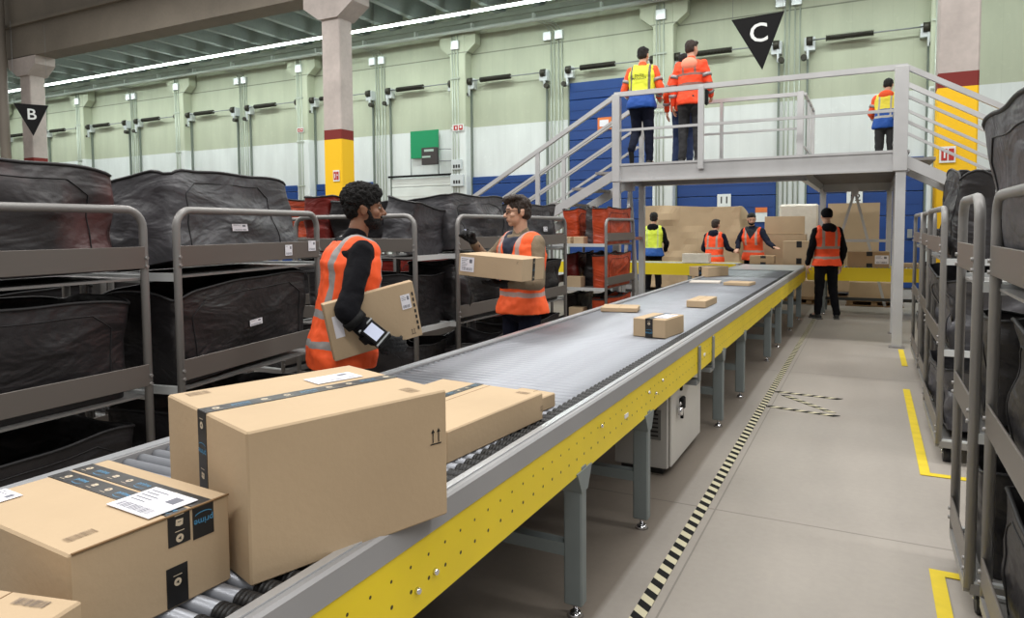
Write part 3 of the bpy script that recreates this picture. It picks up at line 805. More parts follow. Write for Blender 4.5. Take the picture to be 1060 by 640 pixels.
# ================================================================ tote carts
TIER = (.19, .755, 1.32)      # shelf heights
_cart = {}
def make_cart(L, W):
    """U-shaped tube frames on the two long (local y) sides, bands, shelves, casters"""
    t = thing('tote_cart', 'x', 'cart', (0, 0, 0), 0, 'grey metal tote carts')
    top = 1.60; r = .019; cr = .09
    for s in (-1, 1):
        x = s*W/2; pts = [(x, -L/2, .13), (x, -L/2, top-cr)]
        pts += [(x, -L/2+cr*(1-math.cos(a)), top-cr+cr*math.sin(a)) for a in [PI/2*k/6 for k in range(1, 7)]]
        pts += [(x, L/2-cr*(1-math.cos(a)), top-cr+cr*math.sin(a)) for a in [PI/2*(6-k)/6 for k in range(0, 6)]]
        pts += [(x, L/2, top-cr), (x, L/2, .13)]
        mb = MB(); mb.tube(pts, r, 10)
        for z in TIER:
            for y in (-L/2, L/2):
                mb.cyl((x-.001, y, z+.05), (x+s*.026, y, z+.05), .008, None, 8, 0); mb.cyl((x, y, z+.01), (x+s*.026, y, z+.01), .008, None, 8, 0)
        mb.build('tube_frame', cartm, t)
        for z in TIER:
            MB().b2((x-.004+s*.014, -L/2+.005, z-.0), (x+.004+s*.014, L/2-.005, z+.105), 0, .002).build('band', bandm, t)
        mb = MB(); mb.b2((x-.018, -L/2, .11), (x+.018, L/2, .15)); mb.build('base_rail', cartm, t)
    for z in TIER:
        mb = MB(); mb.b2((-W/2+.01, -L/2, z-.055), (W/2-.01, L/2, z-.045), 0)
        for y in (-L/2, L/2): mb.b2((-W/2+.01, y-.012, z-.07), (W/2-.01, y+.012, z-.03), 1)
        mb.build('shelf', [cartm, shelfm], t)
    for y in (-L/2, L/2): MB().b2((-W/2, y-.018, .11), (W/2, y+.018, .15)).build('base_rail', cartm, t)
    for x in (-W/2+.05, W/2-.05):
        for y in (-L/2+.08, L/2-.08):
            mb = MB(); mb.b2((x-.028, y-.03, .062), (x-.022, y+.03, .115)); mb.b2((x+.022, y-.03, .062), (x+.028, y+.03, .115)); mb.b2((x-.035, y-.04, .105), (x+.035, y+.04, .112))
            c = mb.build('caster', steel, t); mb = MB(); mb.cyl((x-.02, y, .05), (x+.02, y, .05), .05, None, 16); mb.build('wheel', rubber, c)
            mb = MB(); mb.cyl((x-.03, y, .06), (x+.03, y, .06), .012, None, 8); mb.build('axle', chrome, c)
    return t
def cart(x, y, rz, L, W, label):
    k = (L, W)
    if k in _cart: t = dup(_cart[k])
    else: t = make_cart(L, W); _cart[k] = t
    t.location = (x, y, 0); t.rotation_euler.z = R(rz); t['label'] = label
    return t

def tote_mesh(w, l, h, seed, sag=.04, wr=.02, flare=.06, corner=.12, droop=0):
    """open fabric bin: wrinkled walls with a sagging rim; returns wall mb and rim point list"""
    rs = []; n = 96; rows = 15; rc = .05; N3 = noise.noise
    per = []
    segs = []
    hw, hl = w/2, l/2
    cs = [(hw-rc, -hl+rc, -90), (hw-rc, hl-rc, 0), (-hw+rc, hl-rc, 90), (-hw+rc, -hl+rc, 180)]
    pts = []
    for k in range(4):
        cx, cy, a0 = cs[k]
        for q in range(4):
            a = R(a0+90*q/3); pts.append((cx+rc*math.cos(a), cy+rc*math.sin(a)))
        nx, ny, a1 = cs[(k+1) % 4]; a = R(a0+90); p = V((cx+rc*math.cos(a), cy+rc*math.sin(a))); b = R(a1); q2 = V((nx+rc*math.cos(b), ny+rc*math.sin(b)))
        m = max(3, int((p-q2).length/.045))
        for q in range(1, m): v = p.lerp(q2, q/m); pts.append((v.x, v.y))
    for j in range(rows+1):
        f = j/rows; r = []
        for (px, py) in pts:
            g = 1+flare*f
            ax = abs(px)/hw; ay = abs(py)/hl
            on_long = ax > ay         # wall facing +-x
            e = max(0, 1-(hl-abs(py))/corner) if on_long else max(0, 1-(hw-abs(px))/corner)
            e = min(1, e); rim = h-.055*(1-math.sqrt(max(0, 1-e*e)))
            mid = 1-(abs(py)/hl)**2 if on_long else 1-(abs(px)/hw)**2
            rim -= sag*mid+droop*(.5+.5*py/hl)
            z = rim*f
            q = N3(V((px*3+seed*7.1, py*3, z*4)))*wr*1.6+N3(V((px*9+seed, py*9+z*7, z*9)))*wr*.55
            fold = math.sin((py+px)*14+z*11+seed)*wr*.35*math.sin(PI*f)
            off = (q+fold)*(.25+.75*math.sin(PI*min(1, f*1.05)))
            nx, ny = (math.copysign(1, px), 0) if on_long else (0, math.copysign(1, py))
            r.append((px*g+nx*off, py*g+ny*off, z+N3(V((px*4, py*4, seed)))*.012*f))
        rs.append(r)
    return rs
def tote(x, y, z, rz, w, l, h, m, label, seed, tilt=(0, 0), lab=None, group='fabric totes on the carts', pm=None, **k):
    t = thing('fabric_tote', label, 'fabric bin', (x, y, z), 0, group)
    t.rotation_euler = Euler((R(tilt[0]), R(tilt[1]), R(rz)), 'XYZ')
    rs = tote_mesh(w, l, h, seed, **k)
    mb = MB(); mb.rings(rs, 0, True, False); inner = [[(p[0]*.985, p[1]*.985, p[2]) for p in r] for r in rs]
    o0 = len(mb.v); mb.rings(list(reversed(inner)), 0, True, False)
    n = len(rs[0]); o = len(mb.v)
    mb.v += [tuple(p) for p in rs[0]]; mb.f.append(tuple(o+i for i in reversed(range(n)))); mb.mi.append(0); mb.sm.append(False)
    mb.build('fabric', m, t)
    mb = MB(); mb.tube(rs[-1], .008, 6, 0, True); mb.build('rim', pm or piping, t)
    # seam piping inset on the two long faces
    hl = l/2
    for s in (-1, 1):
        mb = MB()
        row = [i for i, p in enumerate(rs[0]) if p[0]*s > 0 and abs(abs(p[0])-w/2) < .004 and abs(p[1]) < hl-.06]
        row.sort(key=lambda i: rs[0][i][1])
        if len(row) > 3:
            pts = [rs[j][row[0]] for j in range(1, 12)]+[rs[12][row[1]]]+[rs[13][i] for i in row[2:-2]]+[rs[12][row[-2]]]+[rs[j][row[-1]] for j in range(11, 0, -1)]
            mb.tube([(p[0]+s*.002, p[1], p[2]) for p in pts], .0028, 5)
        if mb.v: mb.build('seam', pm or piping, t)
    if lab:
        # small white label on the +x face, at (y, z, a, b)
        yy, zz, a, b = lab
        i = min(range(len(rs[0])), key=lambda q: abs(rs[0][q][1]-yy)+(0 if rs[0][q][0] > w/2-.01 else 9)); j = min(14, max(1, int(zz/h*15)))
        p = V(rs[j][i]); label_sheet(t, (p.x+.012, p.y, p.z), (0, 1, 0), (0, 0, 1), a, b, 2, True)
    return t
def local(x, y, rz, dx, dy):
    a = R(rz); return x+dx*math.cos(a)-dy*math.sin(a), y+dx*math.sin(a)+dy*math.cos(a)
def fill(cx, cy, rz, L, W, tiers, where, seed, n=1):
    """totes on a cart; tiers: list of (material, colour word, height, tilt, label) bottom to top"""
    words = ('bottom', 'middle', 'top')
    for k, spec in enumerate(tiers):
        if spec is None: continue
        for q in range(n):
            sp = spec[q] if isinstance(spec, list) else spec
            if sp is None: continue
            m, cw, h, tilt, lab, kw = (list(sp)+[None]*6)[:6]
            l = (L-.12)/n-.02; dy = -L/2+.06+(q+.5)*(L-.12)/n
            x, y = local(cx, cy, rz, 0, dy)
            pos = '' if n == 1 else (' nearer', ' farther')[q] if n == 2 else (' nearest', ' centre', ' farthest')[q]
            lift = abs(math.sin(R((tilt or (0, 0))[1])))*(W-.1)/2+abs(math.sin(R((tilt or (0, 0))[0])))*l/2
            tote(x, y, TIER[k]-.042+lift, rz, W-.10, l, h, m, ('%s fabric bin%s on %s shelf of %s' % (cw, pos, words[k], where)), seed+k*1.7+q*3.3, tilt or (0, 0), lab, **(kw or {}))

CX = -3.32
G = (bag_g, 'grey'); K = (bag_k, 'black'); C_ = (bag_c, 'charcoal')
# left row along the conveyor, from the camera up the hall
cart(-3.36, 1.53, 2, 1.22, .6, 'tote cart cut off by the left edge of the photo')
fill(-3.36, 1.53, 2, 1.22, .6, [(bag_k, 'dark', .45, (0, 0), None, dict(sag=.05, wr=.015, corner=.2)), (bag_k, 'dark', .47, (0, 0), None, dict(sag=.0, wr=.015, corner=.2)), (bag_c, 'reddish grey', .47, (0, -4), (-.05, .2, .09, .012), dict(sag=-.01, wr=.03, flare=.0, corner=.22))], 'the cart at far left', 1.3)
cart(-3.42, 2.83, 10, 1.22, .6, 'tote cart in front of the conveyor, right of the left edge cart')
fill(-3.42, 2.83, 10, 1.22, .6, [(bag_k, 'black', .40, (-2, 0), None, dict(sag=.02, corner=.2, wr=.02)), (bag_k, 'dark labelled', .46, (3, 0), (.02, .22, .11, .035), dict(sag=-.02, corner=.16, wr=.018)), (bag_g, 'grey labelled', .46, (0, -9), (-.06, .18, .13, .04), dict(sag=-.01, wr=.035, flare=-.06))], 'second cart from the left', 2.9)
# label stickers on the top band of that cart
cc = [o for o in COL.objects if o.get('label', '').startswith('tote cart in front of the conveyor')][0]
for yy, a in ((.27, .07), (.52, .08)): label_sheet(cc, (.3205, yy, TIER[2]+.055+(.02 if yy > .4 else 0)), (0, 1, 0), (0, 0, 1), a, .065, 1, True)
# turned cart behind the first worker
cart(-3.72, 4.72, 90, 1.22, .6, 'tote cart turned sideways behind the worker with curly hair')
for k, (dx, w, l, h, m, cw, tl) in enumerate(((-.44, .5, .28, .50, bag_r, 'dark red', (0, 2)), (-.14, .5, .26, .46, bag_k, 'black', (0, 0)), (.34, .5, .30, .44, bag_g, 'slumped grey', (10, 8)))):
    tote(-3.72+dx, 4.72, TIER[2]-.02, 90, w, l, h, m, '%s fabric bin on the top shelf of the sideways cart' % cw, 5+k, tl, (.0, .3, .09, .07) if m is bag_g else None, wr=.035)
for k, z in enumerate(TIER[:2]): tote(-3.72, 4.72, z-.04, 90, .5, 1.05, .44, bag_k, '%s black fabric bin on the sideways cart' % ('bottom', 'middle')[k], 8+k, (0, 0), None, wr=.03)
cart(CX+.0, 5.42, 0, 1.05, .6, 'tote cart left of the worker wearing glasses')
fill(CX+.0, 5.42, 0, 1.05, .6, [(bag_g, 'grey slumped', .40, (0, 0), None, dict(wr=.04, sag=.08)), (bag_k, 'dark creased', .50, (0, 2), None, dict(wr=.045)), (bag_g, 'wide grey', .48, (0, -6), None, dict(wr=.045, sag=.03, corner=.2))], 'cart left of glasses worker', 11.2)
cart(CX, 6.62, 0, 1.12, .6, 'tote cart directly behind the worker wearing glasses')
fill(CX, 6.62, 0, 1.12, .6, [(bag_k, 'black', .42, (0, 0), None), (bag_k, 'black', .46, (0, 3), None, dict(wr=.04)), (bag_g, 'grey', .45, (0, -5), (.1, .2, .1, .05), dict(wr=.045))], 'cart behind glasses worker', 14.5)
# far cart with orange and grey totes, its open side towards us
cart(CX-.02, 8.95, 0, 1.15, .75, 'far tote cart with orange bins beside the platform stairs')
for k in range(3):
    rows = (((-.26, bag_k, 'black'), (.10, bag_k, 'dark'), (.26, bag_o, 'orange')), ((-.26, bag_r, 'dark red'), (.0, bag_k, 'black'), (.26, bag_o, 'orange')), ((-.26, bag_o, 'orange'), (.0, bag_c, 'charcoal'), (.26, bag_o, 'orange')))[k]
    for q, (dx, m, cw) in enumerate(rows):
        tote(CX-.02+dx, 8.95 if q == 2 else 9.12, TIER[k]-.04, 0, .2, 1.0 if q == 2 else .66, .46 if k < 2 else .5, m, '%s fabric bin %s on %s shelf of the far orange cart' % (cw, ('at left', 'in middle', 'at right')[q], ('bottom', 'middle', 'top')[k]), 20+k*3+q, (0, (-4, 6, 0)[q]), None, wr=.02)
cart(-4.35, 8.2, 0, 1.15, .75, 'far tote cart left of the orange bin cart')
for k in range(3):
    for q, (dx, m, cw) in enumerate(((-.2, bag_k, 'black'), (.19, (bag_r, bag_k, bag_o)[k], ('dark red', 'charcoal', 'orange')[k]))):
        tote(-4.35+dx, 8.2, TIER[k]-.04, 0, .3, 1.0, .46, m, '%s fabric bin %s, %s shelf, cart left of far orange cart' % (cw, ('left', 'right')[q], ('bottom', 'middle', 'top')[k]), 31+k*3+q, (0, (-5, 4)[q]), None, wr=.03)
# second row behind
back = [(-4.75, 2.2, 0, 'cart behind the far left cart', ('black', 'black', 'black')),
        (-5.1, 3.7, 0, 'cart behind the second left cart', ('black', 'black', 'black')),
        (-5.30, 5.50, 0, 'rear cart with orange bin left of curly hair', ('black', 'black', 'orange')),
        (-5.0, 6.9, 0, 'rear cart between the two near workers', ('black', 'dark red', 'dark red')),
        (-5.6, 8.75, 0, 'rear cart by the foot of the left stairs', ('black', 'black', 'charcoal')),
        (-7.2, 5.9, 0, 'third row cart behind the orange bin', ('black', 'black', 'charcoal')),
        (-6.6, 7.6, 0, 'third row cart near the left stair foot', ('black', 'black', 'charcoal')),
        (-6.4, 3.3, 0, 'third row cart behind the far left carts', ('black', 'black', 'black'))]
MC = {'black': bag_k, 'orange': bag_o, 'dark red': bag_r, 'charcoal': bag_c, 'grey': bag_g}
for i, (x, y, rz, where, cols) in enumerate(back):
    cart(x, y, rz, 1.22, .6, 'tote '+where)
    fill(x, y, rz, 1.22, .6, [(MC[cols[k]], cols[k], (.42, .46, .5)[k], (0, (0, 2, -5)[k]), None, dict(wr=.035)) for k in range(3)], where, 40+i*5.3)
tote(-4.72, 5.55, .0, 0, .34, .6, .42, bag_g, 'grey fabric bin on the floor before the orange rear bin cart', 77, (-8, 12), None, wr=.03)
# loose boxes inside the far cart shelves
for i, (x, y, z, w, l, h, lb) in enumerate(((-3.56, 8.56, TIER[2]-.042, .13, .16, .10, 'small box at left on top shelf of far orange cart'), (-3.38, 8.56, TIER[2]-.042, .14, .16, .10, 'small box at right on top shelf of far orange cart'),
                               (-3.46, 8.56, TIER[1]-.042, .22, .16, .14, 'small box on middle shelf of far orange cart'), (-3.42, 8.56, TIER[0]-.042, .20, .16, .30, 'tall box on bottom shelf of far orange cart'))):
    carton('shipping_box', lb, (x, y, z), 0, w, l, h)
# ---------------- right hand carts
def rcart(y, L, label, x=.66, W=.6): return cart(x, y, 0, L, W, label)
rcart(2.38, 1.16, 'nearest right cart with tube frame at the photo edge', .70)
fill(.70, 2.38, 0, 1.16, .6, [(bag_k, 'black', .46, (0, 0), None), (bag_k, 'black', .48, (0, 0), None, dict(wr=.03)), None], 'the nearest right cart', 90.1)
tote(.62, 2.55, TIER[2]-.0, 0, .36, 1.0, .56, bag_g, 'large grey fabric bin tipped up on the nearest right cart', 93.3, (2, -9), None, wr=.012, sag=-.01, flare=.0)
rcart(3.32, .52, 'short right cart behind the nearest right cart', .66)
fill(.66, 3.32, 0, .52, .6, [(bag_k, 'black', .44, (0, 0), None, dict(wr=.03)), (bag_k, 'black', .42, (0, 4), None, dict(wr=.03)), None], 'the short right cart', 95.1)
rcart(5.60, 1.14, 'right cart with white shelf edges above a caster', .72, .62)
fill(.72, 5.60, 0, 1.14, .62, [(bag_g, 'grey', .42, (-3, -3), None, dict(wr=.05, sag=.06)), (bag_g, 'slumped grey', .46, (3, -5), None, dict(wr=.055)), None], 'the right cart above caster', 97.2)
tote(.56, 5.55, TIER[2]-.03, 0, .22, .95, .54, bag_k, 'upright black fabric bin on top shelf of right cart above caster', 99, (4, 3), None, wr=.03, sag=-.03, flare=-.1)
for i, y in enumerate((6.95, 8.3)):
    rcart(y, 1.14, ('third right cart along the aisle, past the caster cart', 'fourth right cart, beside the platform post')[i], .76, .62)
    fill(.76, y, 0, 1.14, .62, [(bag_k, 'black', .42, (0, 0), None), (bag_k, 'black', .4, (0, 0), None), (bag_k, 'low black', .2, (0, 0), None)], ('third right cart', 'fourth right cart')[i], 101+i*4)

# ================================================================ the platform
t = plat = thing('access_platform', 'aluminium platform with railings spanning the conveyor', 'platform', (0, 0, 0))
PX0, PX1, PY0, PY1, DZ = -3.29, .37, 9.7, 10.9, 2.40
mb = MB(); mb.b2((PX0, PY0, DZ-.04), (PX1, PY1, DZ)); mb.b2((-.85, PY1, DZ-.04), (PX1, 15.0, DZ)); mb.build('deck', alud, t)
def fascia(p0, p1):
    mb = MB(); mb.bar((p0[0], p0[1], 2.275), (p1[0], p1[1], 2.275), .05, .25); mb.bar((p0[0], p0[1], 2.39), (p1[0], p1[1], 2.39), .09, .03); mb.bar((p0[0], p0[1], 2.16), (p1[0], p1[1], 2.16), .09, .025); mb.build('edge_beam', alu, t)
fascia((PX0, PY0), (PX1, PY0)); fascia((PX0, PY1), (-.85, PY1)); fascia((PX0, PY0), (PX0, PY1)); fascia((PX1, PY0), (PX1, 15.0)); fascia((-.85, PY1), (-.85, 15.0)); fascia((-.85, 15), (PX1, 15))
mb = MB(); y = PY0+.1
while y < 15: mb.b2((-.85, y, 2.30), (PX1, y+.045, 2.36)); y += .16
x = PX0+.2
while x < -.9: mb.b2((x, PY0, 2.26), (x+.05, PY1, 2.35)); x += .4
mb.build('joists', alud, t)
RT = 3.39
def post(x, y, w=.075, z0=2.15, z1=RT, nm='post'): MB().b2((x-w/2, y-w/2, z0), (x+w/2, y+w/2, z1), 0, .004).build(nm, alu, t)
for x, y, w, z0 in ((PX0+.03, PY0-.03, .11, 2.15), (-2.06, PY0-.05, .075, 2.28), (PX1-.06, PY0-.03, .15, 2.15), (PX0+.03, PY1, .07, 2.4), (-2.02, PY1, .05, 2.4), (-.90, PY1-.2, .085, 2.3), (-.85, 12.4, .05, 2.4), (-.85, 11.4, .03, 2.4), (-.85, 11.9, .03, 2.4), (PX1-.03, 12.6, .06, 2.4), (PX1-.03, 14.9, .06, 2.4)): post(x, y, w, z0)
for x, y, w in ((PX0+.03, PY0-.02, .10), (PX1-.05, PY0-.02, .11), (PX0+.04, PY1, .09), (PX1-.05, PY1, .09), (-.8, 14.9, .07), (PX1-.05, 14.9, .09)):
    MB().b2((x-w/2, y-w/2, .012), (x+w/2, y+w/2, 2.15), 0, .004).build('leg', alu, t); MB().b2((x-w*.8, y-w*.8, 0), (x+w*.8, y+w*.8, .012)).build('foot_plate', alud, t)
def rl(p0, p1, w=.05, nm='handrail', m=alu): MB().bar(p0, p1, w, w).build(nm, m, t)
rl((PX0, PY0-.03, RT), (PX1, PY0-.03, RT), .065); rl((PX0, PY0-.03, 2.88), (PX1, PY0-.03, 2.88), .035, 'midrail')
rl((PX0, PY1, RT), (-.9, PY1, RT), .055); rl((PX0, PY1, 2.9), (-.9, PY1, 2.9), .03, 'midrail')
rl((-.85, PY1-.1, RT-.02), (-.85, 12.42, RT-.02), .035); rl((-.85, PY1-.1, 2.62), (-.85, 12.42, 2.62), .03, 'midrail')
rl((PX1-.03, PY1, RT), (PX1-.03, 14.92, RT), .045); rl((PX1-.03, PY1, 2.9), (PX1-.03, 14.92, 2.9), .03, 'midrail')
# a-frame braces
for pts in (((PX0+.03, 10.3, 2.12), (PX0+.03, 9.9, .1), (PX0+.03, 10.75, .1)), ((-.25, 14.0, 2.12), (-.80, 14.0, .02), (.27, 14.0, .05))):
    a, b, c = [V(p) for p in pts]; mb = MB(); mb.bar(a, b, .045, .045, 0, (1, 0, 0) if b.x == a.x else (0, 1, 0)); mb.bar(a, c, .045, .045, 0, (1, 0, 0) if b.x == a.x else (0, 1, 0)); mb.box(a, (.12, .12, .14))
    mb.build('brace', alu, t)
rl((-.8, 14.05, 1.22), (.3, 14.05, 1.22), .05, 'cross_tube'); rl((PX0+.03, PY0, 1.32), (PX0+.03, PY1, 1.32), .045, 'cross_tube', mat('tube_reddish', (182, 120, 104), .5, .3)); rl((-.8, 14.05, 1.22), (-.8, 14.05, 2.2), .05, 'cross_tube')
# stairs at both ends
def stairs(x0, s, label, yA=9.72, yB=10.75, slope=.585):
    t = thing('stairs', label, 'stairs', (x0, yA, 0)); W = yB-yA; run = DZ/slope; n = 11
    def P(d, y, z): return (s*d, y, z)
    for yy in (0, W):
        MB().bar(P(-.02, yy, DZ-.12), P(run, yy, -.0+.02), .05, .13).build('stringer', alu, t)
        for (h, w) in ((1.0, .06), (.66, .035), (.36, .035)): MB().bar(P(-.02, yy, DZ+h), P(run-.15, yy, h+.09), w, w).build('handrail', alu, t)
        for d in (1.25, 2.5, run-.25): MB().box((s*d, yy, DZ-d*slope+.45), (.06, .05, 1.1)).build('post', alu, t)
    for k in range(n):
        d = (k+.5)*run/n; MB().box((s*d, W/2, DZ-d*slope), (.26, W, .035)).build('tread', alud, t)
    return t
stairs(PX0, -1, 'aluminium stairs going down left from the platform'); stairs(PX1, 1, 'aluminium stairs going down right behind the right carts')
# ================================================================ people
def remesh(mb, name, m, parent, vox=.01, smooth=4, sf=.5, disp=0, dscale=8, seed=0):
    o = mb.build('tmp', m); fixn(o)
    r = o.modifiers.new('r', 'REMESH'); r.mode = 'VOXEL'; r.voxel_size = vox; r.use_smooth_shade = True
    if smooth: q = o.modifiers.new('s', 'SMOOTH'); q.factor = sf; q.iterations = smooth
    dg = bpy.context.evaluated_depsgraph_get(); dg.update()
    me = bpy.data.meshes.new_from_object(o.evaluated_get(dg)); me.name = name
    old = o.data; bpy.data.objects.remove(o); bpy.data.meshes.remove(old)
    if disp:
        ns = [v.normal.copy() for v in me.vertices]
        for v, nn in zip(me.vertices, ns):
            p = v.co*dscale+V((seed, seed*2, 0)); v.co += nn*(noise.noise(p)*disp+noise.noise(p*2.7)*disp*.4)
    me.materials.clear(); me.materials.append(m)
    me.polygons.foreach_set('use_smooth', [True]*len(me.polygons)); me.update()
    ob = bpy.data.objects.new(name, me); COL.objects.link(ob); ob.parent = parent; return ob
def cap(mb, a, b, ra, rb, n=14):
    a = V(a); b = V(b); mb.cyl(a, b, ra, rb, n); mb.ell(a, (ra,)*3, 0, n, 8); mb.ell(b, (rb,)*3, 0, n, 8)
TORSO = [(.80, .150, .110), (.86, .172, .125), (.93, .172, .125), (1.03, .150, .110), (1.12, .150, .108), (1.22, .166, .115), (1.32, .180, .118), (1.39, .178, .105), (1.44, .140, .085), (1.475, .075, .065)]
class Pose:
    """joints in the person's own frame: x to the right hand, y ahead, z up; metres for a 1.75 m adult"""
    def __init__(s, lean=0, twist=0, side=0): s.lean = R(lean); s.twist = R(twist); s.side = R(side)
    def up(s, p, k=None):
        p = V(p)
        if p.z <= .92: return p
        f = min(1, (p.z-.92)/.3); q = p-V((0, 0, .92))
        q = Matrix.Rotation(s.twist*f, 3, 'Z') @ q
        q = Matrix.Rotation(s.side*f, 3, 'Y') @ Matrix.Rotation(-s.lean*(.4+.6*f), 3, 'X') @ q
        return q+V((0, 0, .92))
def torso_rings(ps, extra, z0=.80, z1=1.475, shoulder=0, n=24, hem=0):
    rs = []
    steps = 16
    for k in range(steps+1):
        z = z0+(z1-z0)*k/steps
        for (za, ax, ay), (zb, bx, by) in zip(TORSO[:-1], TORSO[1:]):
            if za-1e-6 <= z <= zb+1e-6 or (z < TORSO[0][0] and za == TORSO[0][0]):
                f = max(0, (z-za)/(zb-za)); rx = ax+(bx-ax)*f; ry = ay+(by-ay)*f; break
        e = extra+(hem*max(0, (1.0-z)/.25) if hem else 0)
        if z > 1.3: rx -= shoulder*(z-1.3)/.17
        ring = []
        for i in range(n):
            a = 2*PI*i/n; c, q = math.cos(a), math.sin(a)
            ring.append(ps.up((math.copysign(abs(c)**.85, c)*(rx+e), math.copysign(abs(q)**.85, q)*(ry+e)+(.0 if z < 1.3 else -.01), z)))
        rs.append(ring)
    return rs
def hand(mb, wrist, d, pn, side, curl=.6, g=0, thumb=.5, spread=.0):
    """palm, four unequal fingers with three segments each and a thumb from the side of the palm"""
    wrist = V(wrist); d = V(d).normalized(); pn = V(pn); pn = (pn-d*pn.dot(d)).normalized(); ac = d.cross(pn)*side   # ac points to the thumb side
    kn = []
    for i, (o, L) in enumerate(((.030, .078), (.010, .083), (-.010, .080), (-.029, .072))):
        base = wrist+ac*o*.55+d*.012; k = wrist+ac*o+d*L; kn.append(k); cap(mb, base, k, .0145+g, .0125+g, 8)
    for i, (k, ls) in enumerate(zip(kn, ((.040, .025, .020), (.045, .028, .021), (.041, .027, .020), (.032, .021, .018)))):
        p = k; a = curl*.5+.05*i; dd = d
        for j, L in enumerate(ls):
            an = a*(1+.35*j); ang = an*(j+1) if j else an
            dd = (d*math.cos(min(2.6, a*(1+j*.95)))+pn*math.sin(min(2.6, a*(1+j*.95)))+ac*spread*(1.5-i)*.2).normalized()
            q = p+dd*L; cap(mb, p, q, .0095+g-j*.0008, .0085+g-j*.0008, 8); p = q
    b = wrist+ac*.022+d*.02+pn*.006; t1 = b+(ac*.75+d*.65+pn*.25*thumb*2).normalized()*.042; t2 = t1+(ac*.35+d*.85+pn*.6*thumb*2).normalized()*.030; t3 = t2+(ac*.1+d*.8+pn*.9*thumb*2).normalized()*.024
    cap(mb, b, t1, .014+g, .012+g, 8); cap(mb, t1, t2, .0115+g, .0100+g, 8); cap(mb, t2, t3, .0100+g, .0088+g, 8)
def human(name_label, loc, face, ps, arms, legs, head, S=1.0, vox=.011, top='jacket', top_m=None, trousers_m=None, skin=skin2, hair=None, hair_m=hairm, vest=None, hem=.86, gloves=False, extras=None, group=None, shoes_m=shoe, beard=False, headrot=0, nod=0, hood=False, beanie=False, scan=None):
    """arms: {'R': (elbow, wrist, hand_dir, palm_normal, curl)}, legs: {'R': (knee, ankle, toe_dir)}"""
    t = thing('person', name_label, 'person', loc, R(face-90), group); t.scale = (S, S, S)
    sh = {'R': ps.up((.172, -.01, 1.405)), 'L': ps.up((-.172, -.01, 1.405))}
    hipz = .90; hips = {'R': V((.088, 0, hipz)), 'L': V((-.088, 0, hipz))}
    nb = ps.up((0, -.005, 1.44)); hd = ps.up((0, .02, 1.645))
    HM = Matrix.Rotation(R(headrot), 3, 'Z') @ Matrix.Rotation(R(-nod), 3, 'X')
    H = lambda p: hd+HM@V(p)
    # ---- the body: one continuous skin
    b = MB(); b.rings(torso_rings(ps, -.012, .88), 0, True)
    cap(b, nb, H((0, -.02, -.05)), .056, .052)
    b.ell(H((0, -.012, .025)), (.076, .094, .090), 0, 20, 14, HM); b.ell(H((0, .018, -.045)), (.060, .068, .058), 0, 18, 12, HM)
    b.ell(H((0, .055, -.085)), (.026, .022, .022), 0, 12, 8, HM)
    cap(b, H((0, .078, .012)), H((0, .103, -.026)), .008, .0125, 10); b.ell(H((.011, .092, -.03)), (.008, .009, .007), 0, 10, 6, HM); b.ell(H((-.011, .092, -.03)), (.008, .009, .007), 0, 10, 6, HM)
    for s in (-1, 1):
        cap(b, H((.012*s, .080, .022)), H((.044*s, .066, .022)), .009, .008, 8)
        b.ell(H((.042*s, .050, -.022)), (.022, .026, .020), 0, 12, 8, HM)
        b.ell(H((.077*s, -.012, -.008)), (.010, .020, .031), 0, 12, 8, HM); b.ell(H((.084*s, -.018, .006)), (.007, .014, .014), 0, 10, 6, HM)
    cap(b, H((-.020, .080, -.053)), H((.020, .080, -.053)), .0065, .0065, 8); cap(b, H((-.016, .078, -.062)), H((.016, .078, -.062)), .0075, .0075, 8)
    for k, (el, wr, dr, pn, cu) in arms.items():
        el = V(el); wr = V(wr); cap(b, sh[k], el, .050, .038); cap(b, el, wr, .038, .026); hand(b, wr, dr, pn, 1 if k == 'L' else -1, cu)
    for k, (kn, an, td) in legs.items():
        kn = V(kn); an = V(an); cap(b, hips[k], kn, .082, .055); cap(b, kn, an, .052, .036); cap(b, an, an+V(td).normalized()*.1-V((0, 0, .035 if td[2] > -.3 else 0)), .036, .03)
    remesh(b, 'body', skin, t, vox*.75, 2, .4)
    # eyes
    mb = MB()
    for s in (-1, 1): mb.ell(H((.030*s, .0715, .004)), (.0105, .009, .0065), 0, 12, 8, HM); mb.ell(H((.030*s, .0785, .004)), (.0055, .004, .0055), 1, 8, 6, HM)
    mb.build('eyes', [mat('eye_white', (150, 140, 132), .4), ink], t)
    mb = MB(); [cap(mb, H((.014*s, .088, .027)), H((.046*s, .073, .028)), .0035, .0025, 6) for s in (-1, 1)]; mb.build('eyebrows', hair_m, t)
    cap_mb = MB(); mb = MB(); cap(mb, H((-.018, .0855, -.057)), H((.018, .0855, -.057)), .003, .003, 6); mb.build('lips', mat('lips', (150, 96, 84), .5), t)
    # ---- hair / headwear
    if hair == 'curly':
        mb = MB(); mb.ell(H((0, -.024, .056)), (.096, .108, .090), 0, 20, 14, HM); mb.ell(H((0, -.062, .010)), (.078, .052, .066), 0, 16, 10, HM); mb.ell(H((0, .030, .082)), (.076, .060, .052), 0, 16, 10, HM)
        remesh(mb, 'hair', hair_m, t, .0055, 1, .3, .012, 58)
    elif hair == 'short':
        mb = MB(); mb.ell(H((0, -.022, .043)), (.083, .094, .086), 0, 20, 14, HM); mb.ell(H((0, -.045, .0)), (.079, .066, .072), 0, 16, 10, HM); mb.ell(H((0.01, .044, .088)), (.058, .044, .032), 0, 14, 8, HM)
        remesh(mb, 'hair', hair_m, t, vox*.6, 1, .4, .007, 30)
    elif hair == 'sidepart':
